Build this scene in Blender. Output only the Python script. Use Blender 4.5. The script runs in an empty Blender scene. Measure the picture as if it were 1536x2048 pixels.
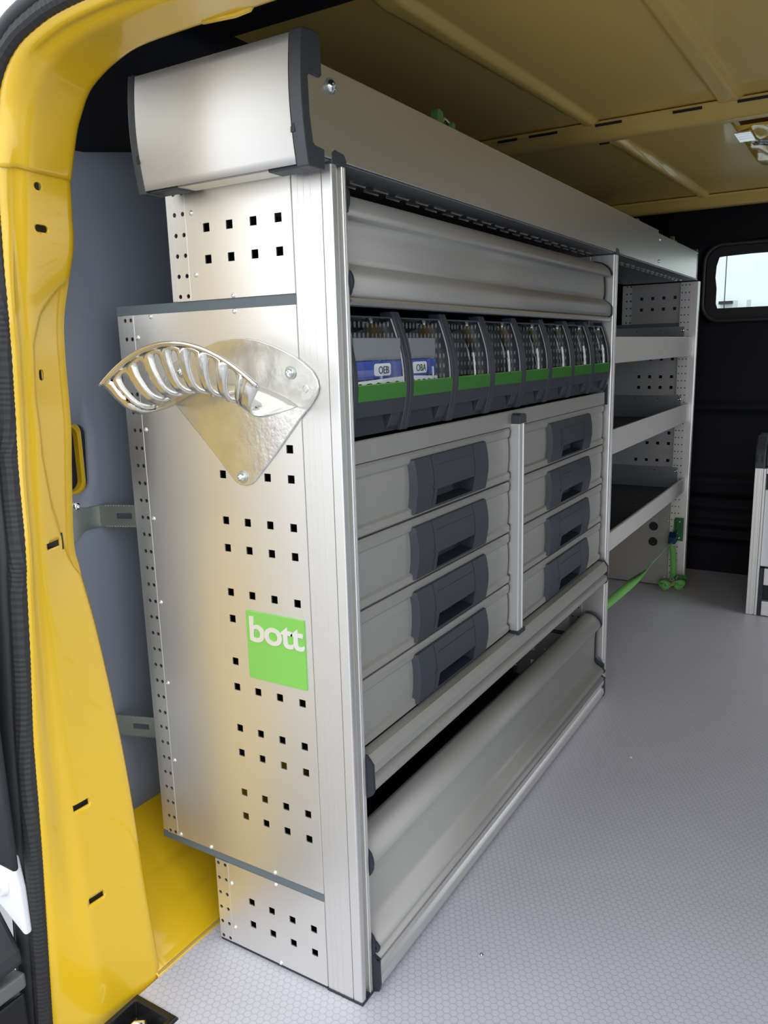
import bpy, bmesh, math, random
from mathutils import Vector, Matrix
random.seed(4)
C = bpy.context.scene.collection
sc = bpy.context.scene
# ------------------------------------------------------------------ camera
def make_camera():
    cx, cy, cz, a, b, c, f = 0.52725, -0.76645, 0.8804, 2.12224, -0.20072, -0.02694, 1581.82
    fw = Vector((math.cos(b)*math.cos(a), math.cos(b)*math.sin(a), math.sin(b)))
    r0 = Vector((math.sin(a), -math.cos(a), 0)); u0 = r0.cross(fw)
    r = math.cos(c)*r0 + math.sin(c)*u0; u = -math.sin(c)*r0 + math.cos(c)*u0
    m = Matrix(((r.x, u.x, -fw.x, cx), (r.y, u.y, -fw.y, cy), (r.z, u.z, -fw.z, cz), (0, 0, 0, 1)))
    cam = bpy.data.cameras.new('camera'); cam.sensor_fit = 'VERTICAL'; cam.sensor_height = 24
    cam.lens = f/2048*24; cam.clip_start = .02
    o = bpy.data.objects.new('camera', cam); C.objects.link(o); o.matrix_world = m
    sc.camera = o
make_camera()
# ------------------------------------------------------------------ light
w = bpy.data.worlds.new('overcast'); sc.world = w; w.use_nodes = True
bgn = w.node_tree.nodes['Background']
bgn.inputs[0].default_value = (.93, .96, 1.0, 1); bgn.inputs[1].default_value = 1.35
sc.view_settings.view_transform = 'Standard'; sc.view_settings.look = 'None'
sc.view_settings.gamma = 1; sc.view_settings.exposure = 0.75
sc.view_settings.use_curve_mapping = False
try:
    sc.cycles.use_denoising = True; sc.cycles.max_bounces = 10; sc.cycles.diffuse_bounces = 5
    sc.cycles.transparent_max_bounces = 12; sc.cycles.sample_clamp_indirect = 6
except Exception: pass
for nm, loc, rot, sx, sy in (('side_door_portal', (1.17, 1.70, .62), (math.radians(90), 0, math.radians(90)), .7, 1.23),):
    q = bpy.data.lights.new(nm, 'AREA'); q.shape = 'RECTANGLE'; q.size = sx; q.size_y = sy; q.cycles.is_portal = True
    qo = bpy.data.objects.new(nm, q); C.objects.link(qo); qo.location = loc; qo.rotation_euler = rot
pl = bpy.data.lights.new('rear_opening_portal', 'AREA'); pl.shape = 'RECTANGLE'; pl.size = 1.55; pl.size_y = 1.35
pl.cycles.is_portal = True
po = bpy.data.objects.new('rear_opening_portal', pl); C.objects.link(po)
po.location = (.4, -.24, .55); po.rotation_euler = (math.radians(90), 0, 0)   # emits towards +y
# ------------------------------------------------------------------ materials
MATS = {}
def mat(name, col, rough=.5, metal=0., coat=0., bump=None, noise=None, spec=.5, trans=0.):
    m = bpy.data.materials.new(name); m.use_nodes = True
    nt = m.node_tree; b = nt.nodes['Principled BSDF']
    b.inputs['Base Color'].default_value = (*col, 1); b.inputs['Roughness'].default_value = rough
    b.inputs['Metallic'].default_value = metal; b.inputs['Coat Weight'].default_value = coat
    b.inputs['Coat Roughness'].default_value = .08
    b.inputs['Specular IOR Level'].default_value = spec
    tc = nt.nodes.new('ShaderNodeTexCoord')
    if noise:   # (scale, amount) subtle tone variation
        n = nt.nodes.new('ShaderNodeTexNoise'); n.inputs['Scale'].default_value = noise[0]; n.inputs['Detail'].default_value = 4
        nt.links.new(tc.outputs['Object'], n.inputs['Vector'])
        mr = nt.nodes.new('ShaderNodeMapRange'); mr.inputs['To Min'].default_value = 1-noise[1]; mr.inputs['To Max'].default_value = 1+noise[1]
        nt.links.new(n.outputs['Fac'], mr.inputs['Value'])
        mx = nt.nodes.new('ShaderNodeMix'); mx.data_type = 'RGBA'; mx.blend_type = 'MULTIPLY'; mx.inputs['Factor'].default_value = 1
        mx.inputs['A'].default_value = (*col, 1); nt.links.new(mr.outputs[0], mx.inputs['B'])
        nt.links.new(mx.outputs['Result'], b.inputs['Base Color'])
    if bump:    # (scale, strength)
        n = nt.nodes.new('ShaderNodeTexNoise'); n.inputs['Scale'].default_value = bump[0]
        nt.links.new(tc.outputs['Object'], n.inputs['Vector'])
        bp = nt.nodes.new('ShaderNodeBump'); bp.inputs['Strength'].default_value = bump[1]; bp.inputs['Distance'].default_value = .001
        nt.links.new(n.outputs['Fac'], bp.inputs['Height']); nt.links.new(bp.outputs[0], b.inputs['Normal'])
    MATS[name] = m
    return m
ALU   = mat('satin_aluminium', (.80, .79, .77), .42, .92, noise=(3, .03))
ALUP  = mat('brushed_aluminium_panel', (.84, .83, .80), .40, .93, noise=(2, .03))
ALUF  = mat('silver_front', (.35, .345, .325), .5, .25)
ALUL  = mat('silver_lip', (.72, .71, .68), .45, .35)
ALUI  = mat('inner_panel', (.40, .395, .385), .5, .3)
ALUE  = mat('end_cover_silver', (.74, .73, .70), .55, .75)
ALUT  = mat('silver_tray_front', (.62, .60, .56), .36, .9)
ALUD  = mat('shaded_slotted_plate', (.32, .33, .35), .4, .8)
SLATE = mat('slate_plastic', (.037, .043, .057), .48, bump=(900, .12))
SLATE2= mat('dark_slate_plastic', (.022, .027, .038), .5)
CAPM  = mat('charcoal_plastic', (.047, .053, .062), .5, bump=(900, .1))
GREYB = mat('grey_band', (.11, .14, .16), .5)
BLACK = mat('black_plastic', (.012, .013, .017), .55)
RUBR  = mat('black_rubber', (.03, .031, .036), .48)
RUBM  = mat('ribbed_rubber', (.022, .022, .025), .6)
DARKP = mat('dark_navy_trim', (.010, .013, .022), .6, bump=(300, .2))
BULK  = mat('black_bulkhead', (.003, .004, .008), .6, spec=.25, bump=(400, .15))
YEL   = mat('yellow_paint', (.76, .48, .012), .32, coat=.7)
YELR  = mat('yellow_roof_paint', (.80, .56, .15), .42, coat=.3)
LIN   = mat('grey_wall_lining', (.24, .28, .35), .75, bump=(60, .15))
ZINC  = mat('zinc_steel', (.50, .55, .52), .33, .85, noise=(30, .12))
CAST  = mat('cast_aluminium', (.82, .81, .77), .27, .95, noise=(35, .14), bump=(120, .35))
CHROM = mat('chrome', (.85, .87, .88), .15, 1.)
GREEN = mat('green_plate', (.20, .52, .09), .4)
GREEN2= mat('green_label_strip', (.03, .20, .012), .4)
GREEN3= mat('green_webbing', (.19, .52, .13), .6, bump=(700, .3))
GREEN4= mat('green_fitting', (.02, .16, .03), .45)
BLUEB = mat('blue_buckle', (.015, .06, .16), .3, .5)
MATR  = mat('shelf_rubber_mat', (.028, .028, .029), .45, noise=(8, .15))
LETT  = mat('letter_metal', (.86, .85, .83), .4, .6)
WHITE = mat('white_paint', (.85, .87, .9), .4)
WHITED= mat('white_label', (.8, .82, .86), .5)
BLUE  = mat('blue_label', (.05, .09, .42), .45)
BAGREF = mat('bag_reflection_grey', (.22, .235, .25), .35)  # opaque grey stands in for the reflection on the clear bag
DOT   = mat('lit_hole_grey', (.42, .42, .42), .4)  # grey put in for light showing in the bin perforations
HALL  = mat('white_hall_cladding', (.70, .80, .76), .6)
GROUND= mat('grey_ground', (.30, .30, .31), .9, noise=(2, .15))
BAND_O= mat('rubber_band', (.7, .4, .1), .5)
def clear_mat():
    m = bpy.data.materials.new('clear_plastic'); m.use_nodes = True; nt = m.node_tree
    for n in list(nt.nodes): nt.nodes.remove(n)
    o = nt.nodes.new('ShaderNodeOutputMaterial'); mx = nt.nodes.new('ShaderNodeMixShader')
    t = nt.nodes.new('ShaderNodeBsdfTransparent'); t.inputs[0].default_value = (.95, .96, .97, 1)
    g = nt.nodes.new('ShaderNodeBsdfGlossy'); g.inputs['Roughness'].default_value = .06
    fr = nt.nodes.new('ShaderNodeFresnel'); fr.inputs[0].default_value = 1.5
    mu = nt.nodes.new('ShaderNodeMath'); mu.operation = 'MULTIPLY'; mu.inputs[1].default_value = .22
    nt.links.new(fr.outputs[0], mu.inputs[0]); nt.links.new(mu.outputs[0], mx.inputs[0]); nt.links.new(t.outputs[0], mx.inputs[1]); nt.links.new(g.outputs[0], mx.inputs[2])
    nt.links.new(mx.outputs[0], o.inputs[0]); return m
CLEAR = clear_mat()
def floor_mat():
    m = mat('grey_hexagon_floor', (.40, .40, .45), .42)
    nt = m.node_tree; b = nt.nodes['Principled BSDF']
    tc = nt.nodes.new('ShaderNodeTexCoord')
    def vm(op, *ins):
        n = nt.nodes.new('ShaderNodeVectorMath'); n.operation = op
        for i, v in enumerate(ins):
            if isinstance(v, tuple): n.inputs[i].default_value = v
            else: nt.links.new(v, n.inputs[i])
        return n
    def mm(op, *ins):
        n = nt.nodes.new('ShaderNodeMath'); n.operation = op
        for i, v in enumerate(ins):
            if isinstance(v, (int, float)): n.inputs[i].default_value = v
            else: nt.links.new(v, n.inputs[i])
        return n.outputs[0]
    s = 1/.0108
    mp = nt.nodes.new('ShaderNodeMapping'); mp.inputs['Scale'].default_value = (s, s, 0); mp.inputs['Location'].default_value = (100, 100, 0)
    nt.links.new(tc.outputs['Object'], mp.inputs['Vector'])
    r = (1, 1.7320508, 1); h = (.5, .8660254, 0)
    A = vm('SUBTRACT', vm('MODULO', mp.outputs[0], r).outputs[0], h).outputs[0]
    Bv = vm('SUBTRACT', vm('MODULO', vm('SUBTRACT', mp.outputs[0], h).outputs[0], r).outputs[0], h).outputs[0]
    def hd(v):
        v2 = vm('MULTIPLY', vm('ABSOLUTE', v).outputs[0], (1, 1, 0)).outputs[0]
        d = vm('DOT_PRODUCT', v2, (.5, .8660254, 0)).outputs['Value']
        sp = nt.nodes.new('ShaderNodeSeparateXYZ'); nt.links.new(v2, sp.inputs[0])
        return mm('MAXIMUM', d, sp.outputs[0])
    d = mm('MINIMUM', hd(A), hd(Bv))
    e = nt.nodes.new('ShaderNodeMapRange'); e.interpolation_type = 'SMOOTHSTEP'
    e.inputs['From Min'].default_value = .40; e.inputs['From Max'].default_value = .475
    e.inputs['To Min'].default_value = 1; e.inputs['To Max'].default_value = 0
    nt.links.new(d, e.inputs['Value'])
    mx = nt.nodes.new('ShaderNodeMix'); mx.data_type = 'RGBA'
    mx.inputs['A'].default_value = (.47, .475, .54, 1); mx.inputs['B'].default_value = (.57, .57, .635, 1)
    nt.links.new(e.outputs[0], mx.inputs['Factor'])
    ns = nt.nodes.new('ShaderNodeTexNoise'); ns.inputs['Scale'].default_value = 5; nt.links.new(tc.outputs['Object'], ns.inputs['Vector'])
    m2 = nt.nodes.new('ShaderNodeMapRange'); m2.inputs['To Min'].default_value = .94; m2.inputs['To Max'].default_value = 1.06
    nt.links.new(ns.outputs['Fac'], m2.inputs['Value'])
    mu = nt.nodes.new('ShaderNodeMix'); mu.data_type = 'RGBA'; mu.blend_type = 'MULTIPLY'; mu.inputs['Factor'].default_value = 1
    nt.links.new(mx.outputs['Result'], mu.inputs['A']); nt.links.new(m2.outputs[0], mu.inputs['B'])
    nt.links.new(mu.outputs['Result'], b.inputs['Base Color'])
    bp = nt.nodes.new('ShaderNodeBump'); bp.inputs['Strength'].default_value = .35; bp.inputs['Distance'].default_value = .0006
    nt.links.new(e.outputs[0], bp.inputs['Height']); nt.links.new(bp.outputs[0], b.inputs['Normal'])
    return m
FLOORM = floor_mat()
# ------------------------------------------------------------------ mesh helpers
class MB:
    def __init__(s): s.v = []; s.f = []
    def add(s, vs, fs):
        n = len(s.v); s.v += [tuple(p) for p in vs]; s.f += [tuple(i+n for i in f) for f in fs]; return s
    def box(s, x0, x1, y0, y1, z0, z1):
        return s.add([(x0,y0,z0),(x1,y0,z0),(x1,y1,z0),(x0,y1,z0),(x0,y0,z1),(x1,y0,z1),(x1,y1,z1),(x0,y1,z1)],
                     [(0,3,2,1),(4,5,6,7),(0,1,5,4),(1,2,6,5),(2,3,7,6),(3,0,4,7)])
    def prism(s, prof, axis, a, b):
        """extrude a closed profile: axis 'x' -> profile (y,z); 'y' -> (x,z); 'z' -> (x,y)"""
        def P(p, t): return {'x': (t, p[0], p[1]), 'y': (p[0], t, p[1]), 'z': (p[0], p[1], t)}[axis]
        n = len(prof); vs = [P(p, a) for p in prof]+[P(p, b) for p in prof]
        fs = [tuple(range(n))[::-1], tuple(range(n, 2*n))]+[(i, (i+1) % n, (i+1) % n+n, i+n) for i in range(n)]
        return s.add(vs, fs)
    def cyl(s, c, axis, r, h, n=16, r2=None):
        r2 = r if r2 is None else r2; vs = []
        for k, (t, rr) in enumerate(((0, r), (h, r2))):
            for i in range(n):
                a = 2*math.pi*i/n; ca, sa = rr*math.cos(a), rr*math.sin(a)
                p = {'x': (t, ca, sa), 'y': (ca, t, sa), 'z': (ca, sa, t)}[axis]
                vs.append((c[0]+p[0], c[1]+p[1], c[2]+p[2]))
        return s.add(vs, [tuple(range(n))[::-1], tuple(range(n, 2*n))]+[(i, (i+1) % n, (i+1) % n+n, i+n) for i in range(n)])
    def tube(s, pts, r, n=10, closed=False):
        pts = [Vector(p) for p in pts]; base = len(s.v); up = Vector((.13, .2, 1))
        for i, p in enumerate(pts):
            d = (pts[min(i+1, len(pts)-1)]-pts[max(i-1, 0)]).normalized()
            a = d.cross(up).normalized(); b = d.cross(a).normalized()
            rr = r[i] if isinstance(r, (list, tuple)) else r
            for k in range(n):
                t = 2*math.pi*k/n; s.v.append(tuple(p+a*rr*math.cos(t)+b*rr*math.sin(t)))
        for i in range(len(pts)-1):
            for k in range(n):
                s.f.append((base+i*n+k, base+i*n+(k+1) % n, base+(i+1)*n+(k+1) % n, base+(i+1)*n+k))
        s.f.append(tuple(base+k for k in range(n))[::-1]); s.f.append(tuple(base+(len(pts)-1)*n+k for k in range(n)))
        return s
    def grid(s, rows):
        n = len(s.v); m = len(rows[0])
        for r in rows: s.v += [tuple(p) for p in r]
        for i in range(len(rows)-1):
            for j in range(m-1):
                s.f.append((n+i*m+j, n+i*m+j+1, n+(i+1)*m+j+1, n+(i+1)*m+j))
        return s
    def perf(s, u0, u1, v0, v1, holes, f):
        """flat sheet with real holes; holes = (u, v, half size, 'sq'|'ro'); f maps (u,v) to a point"""
        us = sorted({round(t, 6) for t in [u0, u1]+[h[0]+q*h[2] for h in holes for q in (-1, 1)]})
        vs = sorted({round(t, 6) for t in [v0, v1]+[h[1]+q*h[2] for h in holes for q in (-1, 1)]})
        us = [t for t in us if u0-1e-6 <= t <= u1+1e-6]; vs = [t for t in vs if v0-1e-6 <= t <= v1+1e-6]
        idx = {}
        def V(u, v):
            k = (round(u, 6), round(v, 6))
            if k not in idx: idx[k] = len(s.v); s.v.append(tuple(f(u, v)))
            return idx[k]
        for i in range(len(us)-1):
            for j in range(len(vs)-1):
                cu, cv = (us[i]+us[i+1])/2, (vs[j]+vs[j+1])/2; hit = None
                for h in holes:
                    if abs(h[0]-cu) < h[2] and abs(h[1]-cv) < h[2]: hit = h; break
                q = [(us[i], vs[j]), (us[i+1], vs[j]), (us[i+1], vs[j+1]), (us[i], vs[j+1])]
                if hit is None: s.f.append(tuple(V(*p) for p in q))
                elif hit[3] == 'ro':
                    ru, rv = (us[i+1]-us[i])/2*.86, (vs[j+1]-vs[j])/2*.86
                    ring = [(cu+ru*math.cos(math.pi/4*(k-3.5)), cv+rv*math.sin(math.pi/4*(k-3.5))) for k in range(8)]
                    # ring index 0,1 around bottom-left ... go counter-clockwise from the left-bottom corner
                    for k in range(4):
                        a, b = q[k], q[(k+1) % 4]
                        r0, r1, r2 = ring[2*k], ring[2*k+1], ring[(2*k+2) % 8]
                        s.f.append((V(*a), V(*b), V(*r2) if False else V(*r1), V(*r0)))
                        s.f.append((V(*b), V(*r2), V(*r1)))
        return s
    def build(s, name, m, parent=None, smooth=False, bevel=0, solid=0, sub=0, kind=None, loc=None, segs=2, auto=None, off=-1):
        me = bpy.data.meshes.new(name); me.from_pydata(s.v, [], s.f)
        bm = bmesh.new(); bm.from_mesh(me); bmesh.ops.remove_doubles(bm, verts=bm.verts, dist=1e-6)
        if not solid: bmesh.ops.recalc_face_normals(bm, faces=bm.faces)
        bm.to_mesh(me); bm.free(); me.materials.append(m)
        if smooth:
            for p in me.polygons: p.use_smooth = True
        o = bpy.data.objects.new(name, me); C.objects.link(o)
        if parent: o.parent = parent
        if loc: o.location = loc
        if solid:
            md = o.modifiers.new('solid', 'SOLIDIFY'); md.thickness = solid; md.offset = off
        if sub:
            md = o.modifiers.new('sub', 'SUBSURF'); md.levels = sub; md.render_levels = sub
        if bevel:
            md = o.modifiers.new('bevel', 'BEVEL'); md.width = bevel; md.segments = segs; md.limit_method = 'ANGLE'; md.angle_limit = math.radians(35)
        if auto is not None:
            for p in me.polygons: p.use_smooth = True
            try: me.set_sharp_from_angle(angle=math.radians(auto))
            except Exception: pass
        if kind: o['kind'] = kind
        return o
def thing(name, label, cat, loc=(0, 0, 0), group=None):
    o = bpy.data.objects.new(name, None); C.objects.link(o); o.location = loc; o.empty_display_size = .05
    tag(o, label, cat, group); return o
def tag(o, label=None, cat=None, group=None, kind=None):
    if label: o['label'] = label
    if cat: o['category'] = cat
    if group: o['group'] = group
    if kind: o['kind'] = kind
    return o
def bake(o, cutters):
    """cut real openings, keep the result as plain mesh"""
    for c in cutters:
        md = o.modifiers.new('cut', 'BOOLEAN'); md.operation = 'DIFFERENCE'; md.solver = 'EXACT'; md.object = c
    dg = bpy.context.evaluated_depsgraph_get()
    me = bpy.data.meshes.new_from_object(o.evaluated_get(dg))
    old = o.data; o.modifiers.clear(); o.data = me
    for c in cutters:
        d = c.data; bpy.data.objects.remove(c); bpy.data.meshes.remove(d)
    bpy.data.meshes.remove(old)
    return o
def clone(o, loc=None, parent=None, label=None):
    c = o.copy(); C.objects.link(c)
    if parent is not None: c.parent = parent
    if loc is not None: c.location = loc
    if label: c['label'] = label
    for ch in list(o.children): clone(ch, parent=c)
    return c
def arc(cx, cz, r, a0, a1, n, rz=None):
    rz = r if rz is None else rz
    return [(cx+r*math.cos(math.radians(a0+(a1-a0)*i/n)), cz+rz*math.sin(math.radians(a0+(a1-a0)*i/n))) for i in range(n+1)]
def rrect(x0, x1, z0, z1, r, n=5):
    return arc(x1-r, z1-r, r, 0, 90, n)+arc(x0+r, z1-r, r, 90, 180, n)+arc(x0+r, z0+r, r, 180, 270, n)+arc(x1-r, z0+r, r, 270, 360, n)
def screw(parent, c, axis, r=.0035, h=.002, m=None, name='screw', sign=-1, socket=True):
    """domed head with a socket"""
    m = m or CHROM; b = MB(); prof = [(r, 0), (r*.97, h*.5), (r*.75, h*.85), (r*.45, h)]
    prof += [(r*.42, h*.35)] if socket else []
    n = 12; rows = []
    for (rr, t) in prof:
        row = []
        for i in range(n+1):
            a = 2*math.pi*i/n; ca, sa = rr*math.cos(a), rr*math.sin(a); tt = t*sign
            p = {'x': (tt, ca, sa), 'y': (ca, tt, sa), 'z': (ca, sa, tt)}[axis]
            row.append((c[0]+p[0], c[1]+p[1], c[2]+p[2]))
        rows.append(row)
    b.grid(rows)
    tt = prof[-1][1]*sign
    b.v += []; k = len(b.v)
    ring = rows[-1][:-1]; b.add(ring, [tuple(range(n))])
    return b.build(name, m, parent, auto=40)
def catmull(P, n):
    out = []
    for i in range(len(P)-1):
        p0, p1, p2, p3 = (Vector(P[max(i-1, 0)]), Vector(P[i]), Vector(P[i+1]), Vector(P[min(i+2, len(P)-1)]))
        for k in range(n):
            t = k/n
            out.append(.5*((2*p1)+(p2-p0)*t+(2*p0-5*p1+4*p2-p3)*t*t+(3*p1-p0-3*p2+p3)*t**3))
    out.append(Vector(P[-1])); return out
def smooth01(a, b, x):
    t = max(0, min(1, (x-a)/(b-a))); return t*t*(3-2*t)
# ================================================================== THE VAN SHELL
H = 1.084
b = MB().box(-.285, 1.12, -.225, 2.45, -.012, 0)
fl = b.build('floor', FLOORM); fl['kind'] = 'structure'
cut = MB().box(-.30, -.2055, -.5, -.1415, -.1, .1).build('c', BLACK)
bake(fl, [cut])
# yellow wheel-side floor rising to the wall lining
rows = []
prof = [(-.2865, -.012), (-.2865, .001), (-.290, .004), (-.300, .009), (-.315, .020), (-.338, .040), (-.372, .072), (-.41, .106), (-.44, .130), (-.462, .146), (-.475, .146)]
b = MB()
ys = [-.14+.03*i for i in range(88)]
for y in ys:
    row = []
    for (x, z) in prof:
        zz = z
        if x < -.31 and x > -.445:       # two long pressed grooves
            for gx in (-.34, -.375): zz -= .0035*math.exp(-((x-gx)/.004)**2)
        row.append((x, y, zz))
    rows.append(row)
def dense(prof, n=6):
    out = []
    for i in range(len(prof)-1):
        for k in range(n): out.append((prof[i][0]+(prof[i+1][0]-prof[i][0])*k/n, prof[i][1]+(prof[i+1][1]-prof[i][1])*k/n))
    return out+[prof[-1]]
rows = []
for y in [-.104, -.08, -.06, -.02, .02, .05, .08, .12, .2, .3, .5, 1, 1.5, 2, 2.449]:
    row = []
    for (x, z) in dense(prof):
        g = smooth01(-.02, .03, y)
        for gx in (-.343, -.385): z -= .0045*g*math.exp(-((x-gx)/.0035)**2)
        row.append((x, y, z))
    rows.append(row)
o = b.grid(rows).build('trim_1', YEL, smooth=True, solid=.0015, kind='structure')
b = MB().tube([(-.288, -.102, .0035), (-.288, .5, .0035), (-.288, 2.44, .0035)], .0022, 8)
o = b.build('sealant_bead', mat('yellow_sealant', (.42, .30, .08), .5), o)
# wall lining (grey) with a cut-out, curved top edge
def wall_x(z): return -.462+.055*smooth01(.15, 1.2, z)*(z/1.2)
top = lambda y: 1.1535+.18*max(0, min(y, .12))+.01*smooth01(.2, .6, y)
b = MB(); rows = []
for i in range(60):
    y = -.10+(2.45+.10)*(i/59)**1.5
    zt = top(y)
    rows.append([(wall_x(zz), y, zz) for zz in [.135+(zt-.135)*k/16 for k in range(17)]])
wl = b.grid(rows).build('wall_left', LIN, smooth=True, solid=.004, kind='structure', off=0)
c = MB().prism([(y, z) for y, z in rrect(-.085, -.014, .688, .790, .018)], 'x', -.6, -.3).build('c', BLACK)
bake(wl, [c])
hole = MB().box(-.60, -.470, -.12, 0.01, .66, .82).build('wall_cavity', BLACK, wl)
b = MB(); b.prism([(y, z) for y, z in rrect(-.088, -.011, .685, .793, .018)], 'x', -.462, -.452)
yr = b.build('opening_rim', YEL, wl, bevel=.002)
c = MB().prism([(y, z) for y, z in rrect(-.09, -.0185, .692, .786, .015)], 'x', -.6, -.3).build('c', BLACK)
bake(yr, [c])
# dark side above the lining up to the roof
b = MB(); rows = []
for y in [-.035, 0, .1, .2, .31, .5, .9, 1.4, 2.0, 2.45]:
    rows.append([(-.430, y, 1.10), (-.428, y, 1.15), (-.424, y, 1.22), (-.418, y, 1.29), (-.408, y, 1.345), (-.395, y, 1.385)])
o = b.grid(rows).build('trim_2', DARKP, smooth=True, solid=.004, kind='structure', off=1)
# rear header lining, dark, from the door header up to the roof
b = MB(); rows = []
for x in [-.405, -.36, -.3, 0, .4, .8, 1.15]:
    rows.append([(x, -.095, 1.222), (x, -.06, 1.26), (x, .05, 1.335), (x, .18, 1.370), (x, .305, 1.384), (x, .312, 1.39)])
o = b.grid(rows).build('trim_3', DARKP, smooth=True, solid=.004, kind='structure', off=1)
# roof skin with pressed ribs
ribs = [((-.115, .33), (-.068, 1.155), .024, .016), ((.205, .33), (.225, 1.155), .020, .028), ((.52, .33), (.52, 1.155), .02, .02), ((-.068, 1.30), (-.022, 2.30), .020, .018), ((.52, 1.3), (.52, 2.3), .02, .02)]
def roof_z(x, y):
    z = 1.383
    for (p, q, w0, w1) in ribs:
        t = (y-p[1])/(q[1]-p[1])
        if -.05 < t < 1.02:
            xc = p[0]+(q[0]-p[0])*t; w = w0+(w1-w0)*t
            d = abs(x-xc); fade = smooth01(-.05, .01, t)*(1-smooth01(.985, 1.02, t))
            z -= .013*fade*(1-smooth01(w*.55, w, d))
    return z
xs = sorted(set([-.42+.02*i for i in range(8)]+[-.26+.004*i for i in range(150)]+[.34+.03*i for i in range(28)]))
ys = [.29, .31, .33, .345, .36, .4, .5, .6, .7, .8, .9, 1.0, 1.08, 1.12, 1.135, 1.15, 1.17, 1.2, 1.25, 1.28, 1.30, 1.32, 1.34, 1.4, 1.6, 1.8, 2.0, 2.2, 2.26, 2.28, 2.30, 2.32, 2.35, 2.46]
b = MB().grid([[(x, y, roof_z(x, y)) for x in xs] for y in ys])
roof = b.build('ceiling', YELR, smooth=True, solid=.002, kind='structure', off=1)
# cross beams under the roof
def beam(y0, y1, zb, name, slots):
    d = y1-y0
    pf = [(y0, 1.374), (y0+.002, 1.372), (y0+.012, 1.368), (y0+.022, zb+.012), (y0+.034, zb+.002), (y0+d*.48, zb), (y0+d*.55, zb+.004), (y0+d*.62, zb+.004), (y1-.03, zb+.006), (y1-.016, 1.366), (y1, 1.372), (y1, 1.38), (y0, 1.38)]
    o = MB().prism(pf, 'x', -.36, 1.12).build(name, YELR, roof, auto=50)
    return o
bm1 = beam(1.155, 1.285, 1.350, 'roof_beam', True)
bm2 = beam(2.30, 2.448, 1.344, 'roof_beam', True)
k = 0
for x in (-.30, -.22, -.06, .11, .24):
    L = (.05, .07, .06, .06, .10)[k]; k += 1
    MB().box(x, x+L, 1.1535, 1.1562, 1.3690, 1.3745).build('beam_slot', BLACK, roof)
b = MB().prism([(x, y) for x, y in rrect(-.080, -.055, 1.250, 1.262, .005)], 'z', 1.3535, 1.3565).build('beam_hole', BLACK, roof)
# pressed bracket on the roof behind the beam
br = thing('roof_bracket', 'shiny yellow pressed roof bracket with foil strips behind the roof cross beam', 'bracket', (.22, 1.36, 1.36))
b = MB(); rows = []
for i in range(21):
    y = 1.292+.5*i/20; row = []
    for j in range(13):
        x = .205+.20*j/12
        z = 1.372-.016*smooth01(.205, .222, x)-.006*math.sin(j*1.4)*math.sin(i*.9)
        row.append((x-.0*i, y, z))
    rows.append(row)
b.grid(rows).build('bracket_plate', YEL, br, smooth=True, solid=.002, loc=(-.22, -1.36, -1.36))
b = MB().box(.212, .246, 1.320, 1.415, 1.346, 1.349)
for i in range(3): b.box(.214, .244, 1.335+.024*i, 1.339+.024*i, 1.3445, 1.346)
b.build('foil_strip', CHROM, br, loc=(-.22, -1.36, -1.36))
b = MB().grid([[(.235+.02*i, 1.43+.004*math.sin(i*1.3)+j*.045, 1.345+.003*math.sin(i*2+j)) for j in range(2)] for i in range(9)])
b.build('foil_strip', CHROM, br, solid=.001, smooth=True, loc=(-.22, -1.36, -1.36))
# right wall (out of view, closes the van)
wr = MB().box(1.12, 1.16, -.10, 2.45, -.02, 1.39).build('wall_right', LIN, kind='structure')
bake(wr, [MB().prism(rrect(1.35, 2.05, .01, 1.24, .06), 'x', 1.0, 1.3).build('c', BLACK)])   # open sliding door
# bulkhead
b = MB(); zs = []
def bulk_y(z):
    y = 2.45
    for zc, wd, dp in ((.640, .018, .012), (.330, .05, -.010), (.262, .010, .008), (.192, .014, .014), (.142, .012, .016)):
        y -= dp*math.exp(-((z-zc)/wd)**2)
    y -= .022*(1-smooth01(.36, .40, z))*smooth01(.29, .31, z)
    return y
zs = [-.02+.012*i for i in range(60)]+[.70+.04*i for i in range(18)]
zs = [z for z in zs if z < 1.385]+[1.385]
b.grid([[(x, bulk_y(z), z) for z in zs] for x in (-.5, -.1, .3, .7, 1.15)])
wf = b.build('wall_far', BULK, smooth=True, solid=.02, kind='structure', off=1)
wf.modifiers['solid'].offset = 1
c = MB().prism(rrect(-.030, .60, .962, 1.222, .06, 8), 'y', 2.3, 2.6).build('c', BLACK)
bake(wf, [c])
win = MB()
o_ = rrect(-.042, .612, .950, 1.234, .068, 8); i_ = rrect(-.030, .60, .962, 1.222, .058, 8); n = len(o_)
for k in range(n):
    a, b2 = k, (k+1) % n
    A = [(o_[a][0], 2.440, o_[a][1]), (o_[b2][0], 2.440, o_[b2][1]), (i_[b2][0], 2.436, i_[b2][1]), (i_[a][0], 2.436, i_[a][1]), (i_[b2][0], 2.475, i_[b2][1]), (i_[a][0], 2.475, i_[a][1])]
    win.add(A, [(0, 1, 2, 3), (3, 2, 4, 5)])
window = win.build('window_1', RUBR, smooth=True, kind='structure', solid=.002)
fr = MB().prism(rrect(-.032, .602, .960, 1.224, .058, 8), 'y', 2.470, 2.474).build('frit', BLACK, window)
c = MB().prism([(.0125, 1.185), (.004, 1.155), (.002, 1.115), (.008, 1.075), (.008, 1.02), (.014, 1.003), (.57, 1.003), (.575, 1.19), (.12, 1.190), (.028, 1.187)], 'y', 2.3, 2.6).build('c', BLACK)
bake(fr, [c])
MB().prism(rrect(-.031, .601, .961, 1.223, .058, 8), 'y', 2.476, 2.479).build('window_pane', CLEAR, window)
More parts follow.
